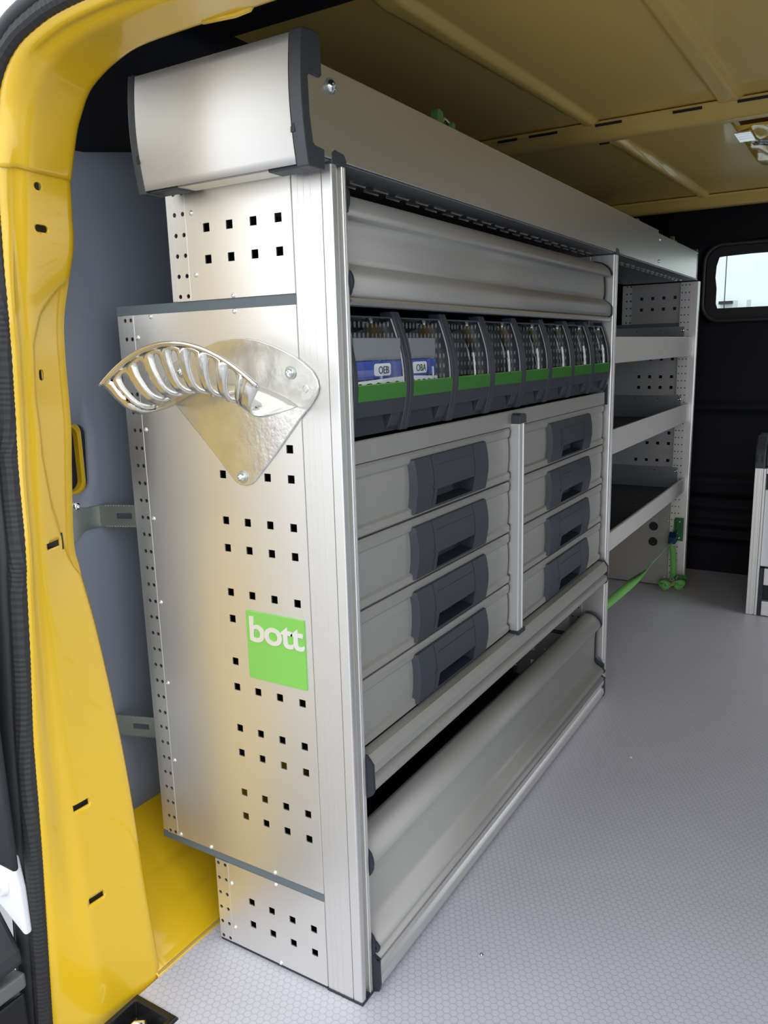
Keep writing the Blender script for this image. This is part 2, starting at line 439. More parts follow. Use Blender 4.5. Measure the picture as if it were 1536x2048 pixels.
# outside
MB().box(-14, 14, -14, 16, -.62, -.60).build('ground', GROUND, kind='structure')
hall = MB().box(-4, 4, 5.40, 5.45, -.6, 4.2).build('wall_outside', mat('joint_grey', (.38, .44, .42), .7), kind='structure')
for i in range(20):
    MB().box(-4+.4*i+.004, -3.6+.4*i-.004, 5.36, 5.40, -.6, 4.2).build('cladding_panel', HALL, hall)
sign = MB().box(-.428, -.338, 5.30, 5.355, 1.137, 1.157).build('wall_plate', BLACK)
tag(sign, 'small dark plate on the white cladding seen through the bulkhead window', 'plate')
for i, x in enumerate((-.325, -.240)):
    p = MB().box(x, x+.022, 5.24, 5.28, -.6, 1.155).build('bollard_post', mat('post_grey', (.45, .5, .5), .5) if i == 0 else MATS['post_grey'])
    tag(p, ('pale grey post outside the window, beside the small dark plate', 'pale grey post outside the window, right of the other post')[i], 'post', 'posts outside')
# ------------------------------------------------------------------ door pillar + header (yellow)
R = [((-.283,-.1,-.20), (-.298,-.205,-.20), (-.356,-.237,-.20)),
     ((-.2885,-.1,0), (-.303,-.205,0), (-.341,-.235,0)),
     ((-.301,-.1,.15), (-.308,-.205,.15), (-.327,-.235,.15)),
     ((-.314,-.1,.304), (-.315,-.205,.304), (-.316,-.233,.304)),
     ((-.327,-.102,.42), (-.319,-.203,.42), (-.318,-.226,.42)),
     ((-.333,-.112,.53), (-.318,-.200,.53), (-.311,-.221,.53)),
     ((-.339,-.122,.61), (-.315,-.200,.60), (-.306,-.218,.61)),
     ((-.341,-.125,.65), (-.313,-.198,.65), (-.303,-.215,.66)),
     ((-.337,-.120,.74), (-.312,-.194,.75), (-.308,-.209,.75)),
     ((-.333,-.117,.80), (-.311,-.190,.80), (-.309,-.205,.80)),
     ((-.331,-.116,.89), (-.306,-.187,.89), (-.303,-.203,.89)),
     ((-.331,-.110,.94), (-.303,-.187,.94), (-.300,-.203,.945)),
     ((-.317,-.1,1.01), (-.299,-.184,1.03), (-.307,-.196,1.023)),
     ((-.312,-.1,1.055), (-.297,-.182,1.06), (-.305,-.195,1.06)),
     ((-.309,-.1,1.092), (-.293,-.180,1.09), (-.303,-.195,1.09))]
HD = [((-.311,-.1,1.090), (-.293,-.18,1.088), (-.303,-.195,1.088)),
      ((-.294,-.1,1.137), (-.283,-.18,1.136), (-.299,-.19,1.137)),
      ((-.282,-.1,1.158), (-.273,-.18,1.159), (-.290,-.19,1.163)),
      ((-.264,-.1,1.180), (-.256,-.18,1.178), (-.274,-.19,1.183)),
      ((-.239,-.1,1.194), (-.234,-.18,1.193), (-.251,-.19,1.198)),
      ((-.210,-.1,1.204), (-.206,-.18,1.201), (-.222,-.19,1.207)),
      ((-.174,-.1,1.211), (-.174,-.18,1.206), (-.189,-.19,1.213)),
      ((-.106,-.1,1.213), (-.120,-.18,1.209), (-.138,-.19,1.216)),
      ((-.029,-.1,1.213), (-.045,-.18,1.209), (-.061,-.19,1.217)),
      ((.064,-.1,1.214), (.045,-.18,1.210), (.030,-.19,1.218)),
      ((.40,-.1,1.216), (.40,-.18,1.210), (.40,-.19,1.218)),
      ((1.05,-.1,1.216), (1.05,-.18,1.210), (1.05,-.19,1.218))]
def region_edge(z):
    """how far (0 inner edge .. 1 seal) the recessed field of the pillar reaches at a height"""
    pts = [(.60, 0), (.655, .22), (.70, .42), (.76, .56), (.84, .64), (.90, .62), (.935, .45), (.965, .12), (.975, 0)]
    if z <= pts[0][0] or z >= pts[-1][0]: return -.2
    for (z0, u0), (z1, u1) in zip(pts, pts[1:]):
        if z0 <= z <= z1: return u0+(u1-u0)*(z-z0)/(z1-z0)
def loft(Rw, n, recess, off=0., nu=22):
    cI = catmull([r[0] for r in Rw], n); cM = catmull([r[1] for r in Rw], n); cS = catmull([r[2] for r in Rw], n)
    rows = []
    for i, (I, M, S) in enumerate(zip(cI, cM, cS)):
        t = (cI[min(i+1, len(cI)-1)]-cI[max(i-1, 0)]).normalized()
        nrm = t.cross(M-I).normalized()
        if nrm.dot(Vector((.5, 0, .6))-I) < 0: nrm = -nrm      # points into the opening
        ctrl = [I, I.lerp(M, .5), M, M.lerp(S, .45)+nrm*.001, S]
        row = []
        back = -nrm
        row.append(I+back*.05+Vector((0, .006, 0))); row.append(I+back*.012+Vector((0, .005, 0))); row.append(I+back*.004+Vector((0, .003, 0)))
        for k in range(nu+1):
            u = k/nu; uu = u
            if u < .8: p = I.lerp(M, u/.8)
            else: p = M.lerp(S, (u-.8)/.2)
            rnd = .006*math.exp(-((u-.8)/.09)**2)
            p = p-nrm*rnd
            edge = .0
            if u < .05: p = p-nrm*.002*(1-u/.05)
            if recess:
                e = region_edge(I.z)
                if e > -.1: p = p-nrm*.007*(1-smooth01(e-.06, e+.05, u))*smooth01(0, .08, max(e, 0))
            row.append(p+nrm*off)
        row.append(S+back*.004+(S-M).normalized()*.001); row.append(S+back*.03)
        rows.append(row)
    return rows, cS
fr_t = thing('door_frame', 'yellow painted door frame pillar and header at the left edge', 'door frame', (-.32, -.15, 0)); fr_t['kind'] = 'structure'
del fr_t['category']
OFF = (.32, .15, 0)
rowsP, SP = loft(R, 16, True)
pil = MB().grid(rowsP).build('pillar_panel', YEL, fr_t, smooth=True, solid=.002, loc=OFF)
pil.modifiers['solid'].offset = 0
def cutter(y, z, ly, lz, rot=0, ell=False, n=12, x0=-.36, x1=-.28):
    b = MB(); pts = []
    if ell: pts = rrect(-ly/2, ly/2, -lz/2, lz/2, min(ly, lz)/2*.98, 4)
    else: pts = [(-ly/2, -lz/2), (ly/2, -lz/2), (ly/2, lz/2), (-ly/2, lz/2)]
    ca, sa = math.cos(rot), math.sin(rot)
    b.prism([(y+p[0]*ca-p[1]*sa, z+p[0]*sa+p[1]*ca) for p in pts], 'x', x0, x1)
    return b.build('c', BLACK)
SL = [(-.153, 1.074, .011, .0085, 0, True), (-.1505, 1.029, .019, .008, 0, True), (-.158, .863, .008, .013, 0, True),
      (-.168, .656, .024, .008, 0, False), (-.177, .307, .023, .0085, 0, False), (-.175, .171, .022, .0085, 0, False)]
dg0 = bpy.context.evaluated_depsgraph_get()
bake(pil, [cutter(*q_) for q_ in SL])
for (yy, zz, ly, lz, _, _) in SL:
    xs_ = [min(rowsP, key=lambda r: abs(r[14].z-zz))[int(3+22*.8*max(0, min(1, (-.105-yy)/.095)))].x]
    MB().box(xs_[0]-.012, xs_[0]-.0065, yy-ly*.8, yy+ly*.8, zz-lz*1.3, zz+lz*1.3).build('slot_shade_plate', BLACK, fr_t, loc=OFF)  # black plates added to stand in for the dark inside the slots
rowsH, SH = loft(HD, 6, False, .0022)
hd = MB().grid(rowsH).build('header_panel', YEL, fr_t, smooth=True, solid=.002, loc=OFF)
# crimped end of the outer header skin
b = MB().tube([(-.075, -.108, 1.209), (-.035, -.106, 1.207), (-.018, -.104, 1.209), (-.010, -.104, 1.216)], .003, 8)
b.build('header_hem', YEL, fr_t, smooth=True, loc=OFF)
# ------------------------------------------------------------------ rubber door seal
seal = thing('door_seal', 'black double rubber seal running around the yellow door frame', 'seal', (-.34, -.24, 0))
path = SP[:-1]+SH[1:]
def offset_path(d, dy, dh=None):
    out = []
    for i, p in enumerate(path):
        t = (path[min(i+1, len(path)-1)]-path[max(i-1, 0)]); t.y = 0; t.normalize()
        nn = Vector((-t.z, 0, t.x))            # left of travel: outwards
        dd = d if dh is None else d+(dh-d)*smooth01(1.0, 1.15, max(p.z, 1.15 if i > len(SP) else 0))
        out.append(p+nn*dd+Vector((0, dy, 0)))
    return out
P1 = offset_path(.0150, -.004, .0105)
dn = []
for i in range(len(P1)-1):
    L = (P1[i+1]-P1[i]).length; m_ = max(1, int(L/.003))
    for k in range(m_): dn.append(P1[i].lerp(P1[i+1], k/m_))
radii = [.0128-.0038*smooth01(1.0, 1.12, dn[i].z)+(.0003 if i % 2 else -.0003) for i in range(len(dn))]
MB().tube(dn, radii, 12).build('ribbed_grip', RUBM, seal, loc=(.34, .24, 0))
bpth = offset_path(.0385, -.006, .0245)
MB().tube(bpth, [.0150-.0065*smooth01(1.0, 1.12, q_.z) for q_ in bpth], 16).build('rubber_bulb', RUBR, seal, smooth=True, loc=(.34, .24, 0))
MB().tube(offset_path(.055, -.010)[:90], .0045, 10).build('rubber_lip', RUBR, seal, smooth=True, loc=(.34, .24, 0))
# opened rear door beyond the seal, its hinge and the bumper
dr = thing('rear_door_edge', 'black edge of the open rear door with white hinge at far left', 'door', (-.5, -.26, .5))
MB().prism([(-.325, -.264), (-.325, -.272), (-.62, -.272), (-.62, -.264)], 'z', .262, .95).build('door_trim', BLACK, dr, bevel=.004, loc=(.5, .26, -.5))

LH = (.5, .26, -.5)
b = MB().prism([(-.44, .270), (-.372, .278), (-.345, .268), (-.338, .225), (-.337, .160), (-.350, .168), (-.385, .188), (-.44, .20)], 'y', -.262, -.250)
hg = b.build('door_hinge', WHITE, dr, bevel=.004, segs=3, loc=LH); hg['label'] = 'white painted hinge plate'
b = MB().cyl((-.377, -.262, .226), 'y', .020, -.006, 24, .017).cyl((-.377, -.268, .226), 'y', .010, -.006, 6)
b.build('bolt', WHITE, hg, bevel=.0012)
bp_ = thing('rear_bumper', 'black rear bumper corner below the white hinge', 'bumper', (-.45, -.26, .05))
b = MB().prism([(-.60, .205), (-.386, .192), (-.346, .140), (-.342, .120), (-.60, .060)], 'y', -.40, -.2625)
b.build('bumper_step', RUBR, bp_, bevel=.008, segs=3, loc=(.45, .26, -.05))
b = MB().prism([(-.60, .050), (-.344, .108), (-.344, .085), (-.60, .010)], 'y', -.39, -.2635)
b.build('bumper_moulding', mat('grey_moulding', (.14, .14, .145), .6, bump=(120, .3)), bp_, bevel=.004, loc=(.45, .26, -.05))
b = MB().prism([(-.60, .0), (-.35, .075), (-.35, -.3), (-.60, -.3)], 'y', -.37, -.264)
b.build('bumper_lower', BLACK, bp_, bevel=.004, loc=(.45, .26, -.05))
# striker tray
st = thing('door_striker_tray', 'black plastic tray with chrome latch striker let into the floor corner', 'striker', (-.245, -.17, -.02))
LS = (.245, .17, .02)
b = MB()
def ring4(x0, x1, y0, y1, z): return [(x0, y0, z), (x1, y0, z), (x1, y1, z), (x0, y1, z)]
rs = [ring4(-.286, -.206, -.30, -.142, -.011), ring4(-.286, -.206, -.30, -.142, .0025), ring4(-.2845, -.2075, -.2985, -.1435, .004),
      ring4(-.279, -.216, -.29, -.151, .003), ring4(-.275, -.221, -.28, -.156, -.020), ring4(-.270, -.226, -.275, -.161, -.024)]
for a, c_ in zip(rs, rs[1:]): b.add(a+c_, [(i, (i+1) % 4, (i+1) % 4+4, i+4) for i in range(4)])
b.add(rs[-1], [(0, 1, 2, 3)])
b.build('tray', mat('gloss_black', (.012, .012, .012), .25), st, bevel=.0025, segs=3, loc=LS)
b = MB().tube([(-.262, -.215, -.022), (-.262, -.188, -.012), (-.255, -.174, -.004), (-.243, -.169, -.002), (-.234, -.176, -.005), (-.231, -.19, -.012), (-.231, -.215, -.022)], .0042, 12)
b.build('striker_loop', CHROM, st, smooth=True, loc=LS)
b = MB().cyl((-.246, -.185, -.0225), 'z', .011, .004, 20)
b.build('striker_base', ZINC, st, bevel=.001, loc=LS)

# ================================================================== RACK: posts, panels
def post_profile():
    p = [(-.0580, .0012), (-.0560, 0), (-.0485, 0), (-.0483, .0004), (-.0475, .0004), (-.0473, 0), (-.0400, 0), (-.0398, .0004), (-.0390, .0004), (-.0388, 0), (-.0305, 0), (-.0303, .0004), (-.0296, .0004), (-.0294, 0),
         (-.0152, 0), (-.0150, .0022), (-.0140, .0022), (-.0138, 0), (-.0022, 0), (-.0006, .0006), (0, .0022),
         (0, .0085), (-.0010, .0090), (-.0075, .0090), (-.0075, .0128), (-.0045, .0132), (-.0045, .0160), (-.0075, .0164), (-.0075, .0195), (-.0010, .0200), (0, .0210),
         (0, .0225), (-.0012, .0230), (-.0012, .0238), (0, .0243), (0, .0272), (-.001, .0285), (-.012, .0285), (-.012, .0262), (-.0580, .0262)]
    return p
def mid_post_profile(w=.027):
    # inner (-y) face broad and smooth, narrow front
    return [(-.0580, .0), (-.004, 0), (-.0015, .0006), (0, .0020), (0, .0065), (-.001, .0070), (-.0045, .0074), (-.0045, .0104), (-.001, .0108), (0, .0113), (0, .0150), (-.001, .0165), (-.0045, .0168), (-.0045, .021), (0, .0214), (0, w-.002), (-.002, w), (-.0580, w)]
def post_cap(parent, y0, w=.028, front=.0015):
    b = MB().prism([(y0-.0008, H), (y0+w+.0008, H), (y0+w+.0008, H+.007), (y0+w-.004, H+.0135), (y0+.006, H+.0155), (y0-.0008, H+.0115)], 'x', -.060, front)
    return b.build('post_cap', CAPM, parent, bevel=.0015, segs=3)
def panel(parent, yf, side, name='side_panel', far=False, ALUP=ALUP):
    """perforated side panel in three tiers; sheet plane at y=yf, visible face towards -y"""
    out = []
    hp = .0376; xh = -.0772
    mid = []
    for k in range(-2, 5):
        z = .6658-.0993*k
        for zz in (z, z-hp):
            for c in range(4): mid.append((xh-hp*c, zz, .0052, 'sq'))
    xm = -.3335 if not far else -.3335
    b = MB().perf(xm, -.0578, .1535, .9365, mid, lambda u, v: (u, yf, v)); out.append(b.build(name, ALUP, parent, solid=.0018, off=1))
    up = [(xh-hp*c, zz, .0052, 'sq') for c in range(4) for zz in (1.0357, 1.0357-hp)]
    b = MB().perf(-.224, -.0578, .9495, 1.0838, up, lambda u, v: (u, yf, v)); out.append(b.build(name, ALUP, parent, solid=.0018, off=1))
    lo = [(xh-hp*c, zz, .0052, 'sq') for c in range(4) for zz in (.0904, .0904-hp)]
    b = MB().perf(-.233, -.0578, .006, .1405, lo, lambda u, v: (u, yf, v)); out.append(b.build(name, ALUP, parent, solid=.0018, off=1))
    return out
def strips(parent, yf):
    """rear uprights with two columns of round holes and fine raised edges"""
    def strip(x0, x1, z0, z1, h1, h2, zt, n):
        holes = [(h, zt-.0249*k, .0034, 'ro') for h in (h1, h2) for k in range(n) if z0+.003 < zt-.0249*k < z1-.003]
        b = MB().perf(h1-.0055, x1, z0, z1, holes, lambda u, v: (u, yf-.0004, v))
        o = b.build('rear_upright', ALUP, parent, solid=.0018, off=1)
        MB().box(x0, h1-.006, yf-.0006, yf+.022, z0, z1).build('upright_edge', ALU, parent, bevel=.0008)
        MB().box(h1-.0062, h1-.0050, yf-.0015, yf+.001, z0, z1).box(x1-.0008, x1+.0005, yf-.0015, yf+.001, z0, z1).build('upright_bead', ALU, parent)
        return o
    strip(-.3665, -.3335, .1535, .9365, -.3495, -.3385, .9300, 33)
    strip(-.2580, -.2240, .9495, 1.0838, -.2420, -.2280, 1.0800, 7)
    strip(-.2585, -.2330, .006, .1405, -.2520, -.2385, .1350, 7)
def bands(parent, yf, y1):
    MB().prism([(-.3675, .9368), (-.0578, .9368), (-.0578, .9492), (-.3675, .9492)], 'y', yf+.0008, y1).build('tier_band', GREYB, parent)
    MB().prism([(-.3675, .1408), (-.0578, .1408), (-.0578, .1532), (-.3675, .1532)], 'y', yf+.0008, y1).build('tier_band', GREYB, parent)
    MB().box(-.259, -.0006, yf+.0008, y1, .0, .006).build('foot_strip', SLATE2, parent)
rk = thing('storage_rack', 'silver aluminium van rack cabinet with perforated end panel, drawers and two flap fronts', 'cabinet', (-.15, .57, 0))
RL = (.15, -.57, 0)
def kids_shift(root, L):
    for ch in root.children: ch.location = Vector(ch.location)+Vector(L)
p1 = MB().prism(post_profile(), 'z', .004, H).build('post', ALU, rk)
post_cap(rk, 0)
MB().box(-.0585, .0008, -.0008, .029, 0, .004).build('post_foot', SLATE2, rk)
panel(rk, .0008, -1); strips(rk, .0008); bands(rk, .0, .024)
for (x, z) in [(-.3275, .907), (-.3275, .782), (-.3275, .656), (-.3275, .532), (-.3275, .407), (-.3275, .282), (-.3275, .1575), (-.300, .9335), (-.1525, .9335), (-.1525, .9525), (-.2645, .1565), (-.142, .1565), (-.142, .1375), (-.141, .0085),
               (-.2135, 1.055), (-.2120, .981), (-.2280, .108), (-.2270, .0335)]:
    screw(rk, (x, -.0008, z), 'y', .0033, .0020, ALUP, 'rivet')
# second upright (inner face towards the viewer)
Y2 = 1.137
MB().prism([(x, Y2+y) for x, y in mid_post_profile()], 'z', .004, H).build('post', ALU, rk)
post_cap(rk, Y2, .027, .002)
holes2 = [(-.0665-.0145*j, 1.071-.0249*k, .0028, 'ro') for j in range(2) for k in range(43)]
MB().perf(-.0885, -.058, .006, H, holes2, lambda u, v: (u, Y2+.0005, v)).build('hole_strip', ALU, rk, solid=.0018, off=1)
MB().box(-.0885, -.058, Y2+.0026, Y2+.0245, .006, H).build('strip_backing', BLACK, rk)
def inner_panel(root, yf):
    hp = .0376; xh = -.1012+.0
    hs = []
    for k in range(-4, 6):
        z = .6658-.0993*k
        for zz in (z, z-hp):
            for c in range(4):
                if .04 < zz < 1.06: hs.append((xh-hp*c, zz, .0052, 'sq'))
    return hs
panel(rk, Y2+.006, -1, ALUP=mat('inner_panel_lit', (.80, .79, .76), .5, .1)); strips(rk, Y2+.006)  # paler copy of the panel metal makes up for light missing inside
bands(rk, Y2+.006, Y2+.026)
# back, floor and inner shelves of the cabinet
MB().box(-.250, -.246, .028, Y2+.004, .009, .150).build('back_panel', BLACK, rk)
MB().box(-.362, -.358, .028, Y2+.004, .156, .934).build('back_panel', BLACK, rk)
MB().box(-.250, -.246, .028, Y2+.004, .952, 1.080).build('back_panel', BLACK, rk)
MB().box(-.245, -.020, .030, Y2-.001, .009, .013).build('rubber_mat', BLACK, rk)
MB().box(-.357, -.014, .030, Y2-.001, .338, .345).build('inner_shelf', BLACK, rk)
MB().box(-.357, -.014, .030, Y2-.001, .752, .766).build('inner_shelf', SLATE2, rk)
MB().box(-.357, -.030, .030, Y2-.001, .937, .941).build('inner_shelf', BLACK, rk)
# front rails
b = MB().prism([(-.0135, .7455), (-.012, .744), (-.012, .7435), (-.0125, .7425), (-.016, .7425), (-.016, .7715), (-.0135, .7715), (-.012, .770), (-.012, .7455)][1:], 'y', .034, 1.1245)
b.build('front_rail', ALUF, rk, bevel=.0008)
MB().box(-.0175, -.0075, 1.1315, Y2-.0005, .741, .790).build('rail_end_cap', SLATE2, rk, bevel=.001)
MB().box(-.0175, -.0075, .0290, .0335, .741, .775).build('rail_end_cap', SLATE2, rk, bevel=.001)
railp = [(-.016, .3575), (.0000, .3575), (.0035, .3535), (.0085, .3465), (.0085, .3345), (.0060, .3325), (.0005, .3310), (.0005, .3265), (.0060, .3240), (.0085, .3215), (.0095, .3120), (.0065, .3070), (-.016, .3070)]
MB().prism(railp, 'y', .0345, 1.118).build('lower_rail', ALUF, rk, auto=30)
capp = [(-.016, .3600), (.0000, .3595), (.0045, .3545), (.0098, .3475), (.0098, .3335), (.0105, .3120), (.0075, .3045), (-.001, .2990), (-.016, .2990)]
MB().prism(capp, 'y', .0290, .0340).build('rail_end_cap', SLATE2, rk)
MB().prism(capp, 'y', 1.1185, 1.124).build('rail_end_cap', SLATE2, rk)
botp = [(-.012, .0500), (.0020, .0500), (.0085, .0480), (.0085, .0380), (.0040, .0350), (.0025, .0300), (.0045, .0270), (.0085, .0240), (.0095, .0130), (.0080, .0085), (-.012, .0060)]
MB().prism(botp, 'y', .0345, 1.120).build('bottom_rail', ALU, rk, auto=30)
capb = [(-.012, .0600), (.0020, .0580), (.0100, .0500), (.0098, .0380), (.0105, .0130), (.0085, .0040), (-.0010, .0), (-.012, .0)]
MB().prism(capb, 'y', .0290, .0340).build('rail_end_cap', SLATE2, rk)
MB().prism(capb, 'y', 1.1205, 1.127).build('rail_end_cap', SLATE2, rk)
# flap fronts
def flap(z0, lab):
    """z0 = z of the bottom bulge; hollow curved lift-up front"""
    P_ = [(-.058, 1.0695), (-.046, 1.0690), (-.036, 1.0670), (-.026, 1.0635), (-.017, 1.0580), (-.010, 1.0510), (-.0055, 1.0430), (-.0040, 1.0365), (-.0060, 1.0350), (-.0205, 1.0350), (-.0215, 1.0330),
          (-.0200, 1.020), (-.0190, 1.005), (-.0195, .992), (-.0215, .9845), (-.0190, .9830), (-.0100, .9760), (-.0035, .9705), (-.0020, .9660), (-.0020, .9510), (-.0040, .9470), (-.0100, .9440), (-.022, .9425), (-.030, .943)]
    front = [(x, z-.943+z0) for x, z in P_]
    back = [(x-.003, z) for x, z in front][::-1]
    return front
def make_flap(z0, y1=1.1225):
    t = z0; pf = flap(t, None)
    b = MB(); b.grid([[(x, .0345, z) for x, z in pf], [(x, y1, z) for x, z in pf]])
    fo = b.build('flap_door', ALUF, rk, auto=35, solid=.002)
    # end seals follow the profile
    for (a, c_) in ((.0300, .0338), (y1+.0006, y1+.0046)):
        o2 = [(x+.0024, z+(.002 if z > t+.07 else -.001)) for x, z in pf]
        b = MB(); b.grid([[(x, a, z) for x, z in o2], [(x, c_, z) for x, z in o2]])
        o = b.build('end_seal', SLATE2, fo, solid=.0045)
    MB().cyl((-.012, y1+.001, t+.024), 'y', .0055, .005, 14).build('hinge_pin', ALU, fo)
    for (za, zb, xa) in ((t+.092, t+.128, .0015), (t+.002, t+.034, .0035)):
        MB().prism(arc(-.010, (za+zb)/2, .010+xa, -90, 90, 8, (zb-za)/2)+[(-.020, zb), (-.020, za)], 'y', .0292, .0335).build('end_cap', SLATE2, fo)
    MB().prism([(-.022, t+.0), (-.004, t+.0), (-.001, t-.004), (-.006, t-.008), (-.024, t-.008)], 'y', .034, y1).build('bright_edge', ALU, fo, auto=30)
    return fo
make_flap(.943)
# bottom flap is a little taller
def make_bottom_flap():
    nose = arc(-.024, .196, .030, 100, -8, 10, .026)
    pf = [(-.046, .2185), (-.038, .2195), (-.028, .2185), (-.019, .2150), (-.011, .2085), (-.0055, .2000), (-.0035, .1930), (-.0045, .1870), (-.0085, .1815), (-.0140, .1765), (-.0165, .1700), (-.0175, .150), (-.0175, .120), (-.0175, .100), (-.0165, .0930), (-.0130, .0890), (.0035, .0790), (.0080, .0740), (.0080, .0700), (.0060, .0655), (-.001, .0630), (-.002, .060), (.001, .0575), (.0085, .0545), (.0085, .0520), (-.006, .0500)]
    b = MB(); b.grid([[(x, .0345, z) for x, z in pf], [(x, 1.118, z) for x, z in pf]])
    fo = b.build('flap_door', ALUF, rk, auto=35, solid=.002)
    for (a, c_) in ((.0300, .0338), (1.1190, 1.1235)):
        o2 = [(x+.0024, z+(.002 if z > .15 else 0)) for x, z in pf]
        MB().grid([[(x, a, z) for x, z in o2], [(x, c_, z) for x, z in o2]]).build('end_seal', SLATE2, fo, solid=.0045)
    for (za, zb) in ((.178, .222), (.052, .092)):
        MB().prism(arc(-.008, (za+zb)/2, .013, -90, 90, 8, (zb-za)/2)+[(-.020, zb), (-.020, za)], 'y', .0292, .0335).build('end_cap', SLATE2, fo)
    MB().prism([(-.018, .110), (-.012, .100), (.006, .0880), (.006, .0760), (-.018, .0890)], 'y', 1.1240, 1.1290).build('hinge_block', SLATE, fo)
make_bottom_flap()
# drawers
def drawer_front(y0, y1, z0, z1):
    h = z1-z0
    pf = [(-.030, z0), (-.0150, z0), (-.0125, z0+.003), (-.0125, z0+.0125), (-.0165, z0+.0155), (-.0150, z0+h*.35), (-.0145, z0+h*.5), (-.0150, z0+h*.68), (-.0165, z1-.0185), (-.0135, z1-.0150), (-.0125, z1-.004), (-.0150, z1), (-.030, z1)]
    b = MB(); ysx = [y0, y1]; b.prism(pf, 'y', y0, y1)
    return b
def make_drawer(y0, y1, z0, z1, hy0, hy1):
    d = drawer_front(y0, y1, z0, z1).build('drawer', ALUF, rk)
    L = hy1-hy0; zb_ = z0+.0035
    bake(d, [MB().box(-.05, .02, hy0+L*.26-.001, hy0+L*.77+.001, zb_+.0045, zb_+.0305).build('c', BLACK, loc=rk.location)])
    for p_ in d.data.polygons: p_.use_smooth = False
    for (a, c_) in ((y0-.0022, y0-.0004), (y1+.0004, y1+.0038)):
        drawer_front(a, c_, z0+.001, z1-.001).build('drawer_gasket', SLATE2, d)
    MB().box(-.345, -.031, y0+.01, y1-.01, z0+.006, z1-.012).build('drawer_body', BLACK, d)
    zb, zt = z0+.0035, z1-.0095
    L = hy1-hy0; ya, yb = hy0+L*.26, hy0+L*.77         # pocket
    zp0, zp1 = zb+.0055, zb+.0295
    def fx(v):   # convex face
        t = (v-zb)/(zt-zb); return -.0115+.0090*math.sin(math.pi*min(1, max(0, .06+.88*t)))**.7
    ysl = sorted([hy0+.004, hy0+.010, hy0+L*.20, ya, yb, hy0+L*.81, hy1-.010, hy1-.003])
    zsl = sorted([zb+.0015, zp0, zp1, zb+.040, zb+.052, zb+.064, zt-.006, zt-.0015])
    b = MB()
    for i in range(len(ysl)-1):
        for j in range(len(zsl)-1):
            if abs(ysl[i]-ya) < 1e-9 and zsl[j] == zp0: continue
            q = [(ysl[i], zsl[j]), (ysl[i+1], zsl[j]), (ysl[i+1], zsl[j+1]), (ysl[i], zsl[j+1])]
            b.add([(fx(v), u, v) for u, v in q], [(0, 1, 2, 3)])
    zl = zsl
    # sides, top and bottom skirts
    e0 = [(fx(v), ysl[0], v) for v in zl]; e1 = [(-.0165, hy0, v) for v in zl]; b.grid([e0, e1])
    e0 = [(fx(v), ysl[-1], v) for v in zl]; e1 = [(-.0165, hy1, v) for v in zl]; b.grid([e0, e1])
    b.grid([[(fx(zl[0]), u, zl[0]) for u in ysl], [(-.0165, u, zb) for u in ysl]])
    b.grid([[(fx(zl[-1]), u, zl[-1]) for u in ysl], [(-.0165, u, zt) for u in ysl]])
    hnd = b.build('handle', SLATE, d, auto=28)
    # pocket walls: deep at the top, sloping out to the lower lip
    b = MB(); xi = -.0285
    b.add([(fx(zp1), ya, zp1), (fx(zp1), yb, zp1), (xi, yb, zp1), (xi, ya, zp1), (fx(zp0), ya, zp0), (fx(zp0), yb, zp0), (xi, yb, zp0+.004), (xi, ya, zp0+.004)],
          [(0, 1, 2, 3), (3, 2, 6, 7), (4, 5, 6, 7), (0, 3, 7, 4), (1, 2, 6, 5)])
    b.build('grip_pocket', SLATE2, d)
    # raised outline of the label field and ribs
    b = MB()
    for u in (hy0+L*.215, hy0+L*.775):
        for j in range(1, len(zl)-1):
            b.add([(fx(zl[j])+.0007, u-.0007, zl[j]), (fx(zl[j])+.0007, u+.0007, zl[j]), (fx(zl[j+1])+.0007, u+.0007, zl[j+1]), (fx(zl[j+1])+.0007, u-.0007, zl[j+1])], [(0, 1, 2, 3)])
    zr = zt-.016
    b.box(fx(zr)-.002, fx(zr)+.0007, ya-.002, yb+.004, zr-.0004, zr+.0004)
    b.build('label_frame', SLATE, d)
    b = MB().cyl((fx(zb+.034)-.002, hy0+L*.215, zb+.034), 'x', .0035, .0032, 14)
    b.build('lock_dot', SLATE, d)
    return d
zl_ = [.7420, .6455, .5500, .4545, .3585]
for i in range(4):
    make_drawer(.0375, .5430, zl_[i+1]+.0022, zl_[i]-.0008, .183, .432)
    make_drawer(.5850, 1.1225, zl_[i+1]+.0022, zl_[i]-.0008, .737, 1.004)
# centre upright between the drawer columns
dvp = [(-.03, 0), (.0015, 0), (.0035, .002), (.0035, .0145), (.0018, .0150), (-.003, .0152), (-.003, .0190), (.0018, .0192), (.0035, .0198), (.0035, .0235), (.001, .0245), (-.004, .0248), (-.004, .0275), (.0005, .0278), (.0015, .029), (.0005, .0300), (-.03, .0300)]
MB().prism([(x, .5485+y) for x, y in dvp], 'z', .3640, .7480).build('divider_post', ALU, rk)
b = MB().prism([(.5475, .7480), (.5795, .7480), (.5795, .7600), (.5750, .7650), (.5540, .7665), (.5475, .7630)], 'x', -.012, .0048)
b.build('divider_cap', CAPM, rk, bevel=.0015, segs=3)
b = MB().prism([(.5475, .3640), (.5795, .3640), (.5795, .3560), (.5475, .3560)], 'x', -.012, .0060)
b.build('divider_cap', SLATE2, rk, bevel=.0012)
kids_shift(rk, RL)
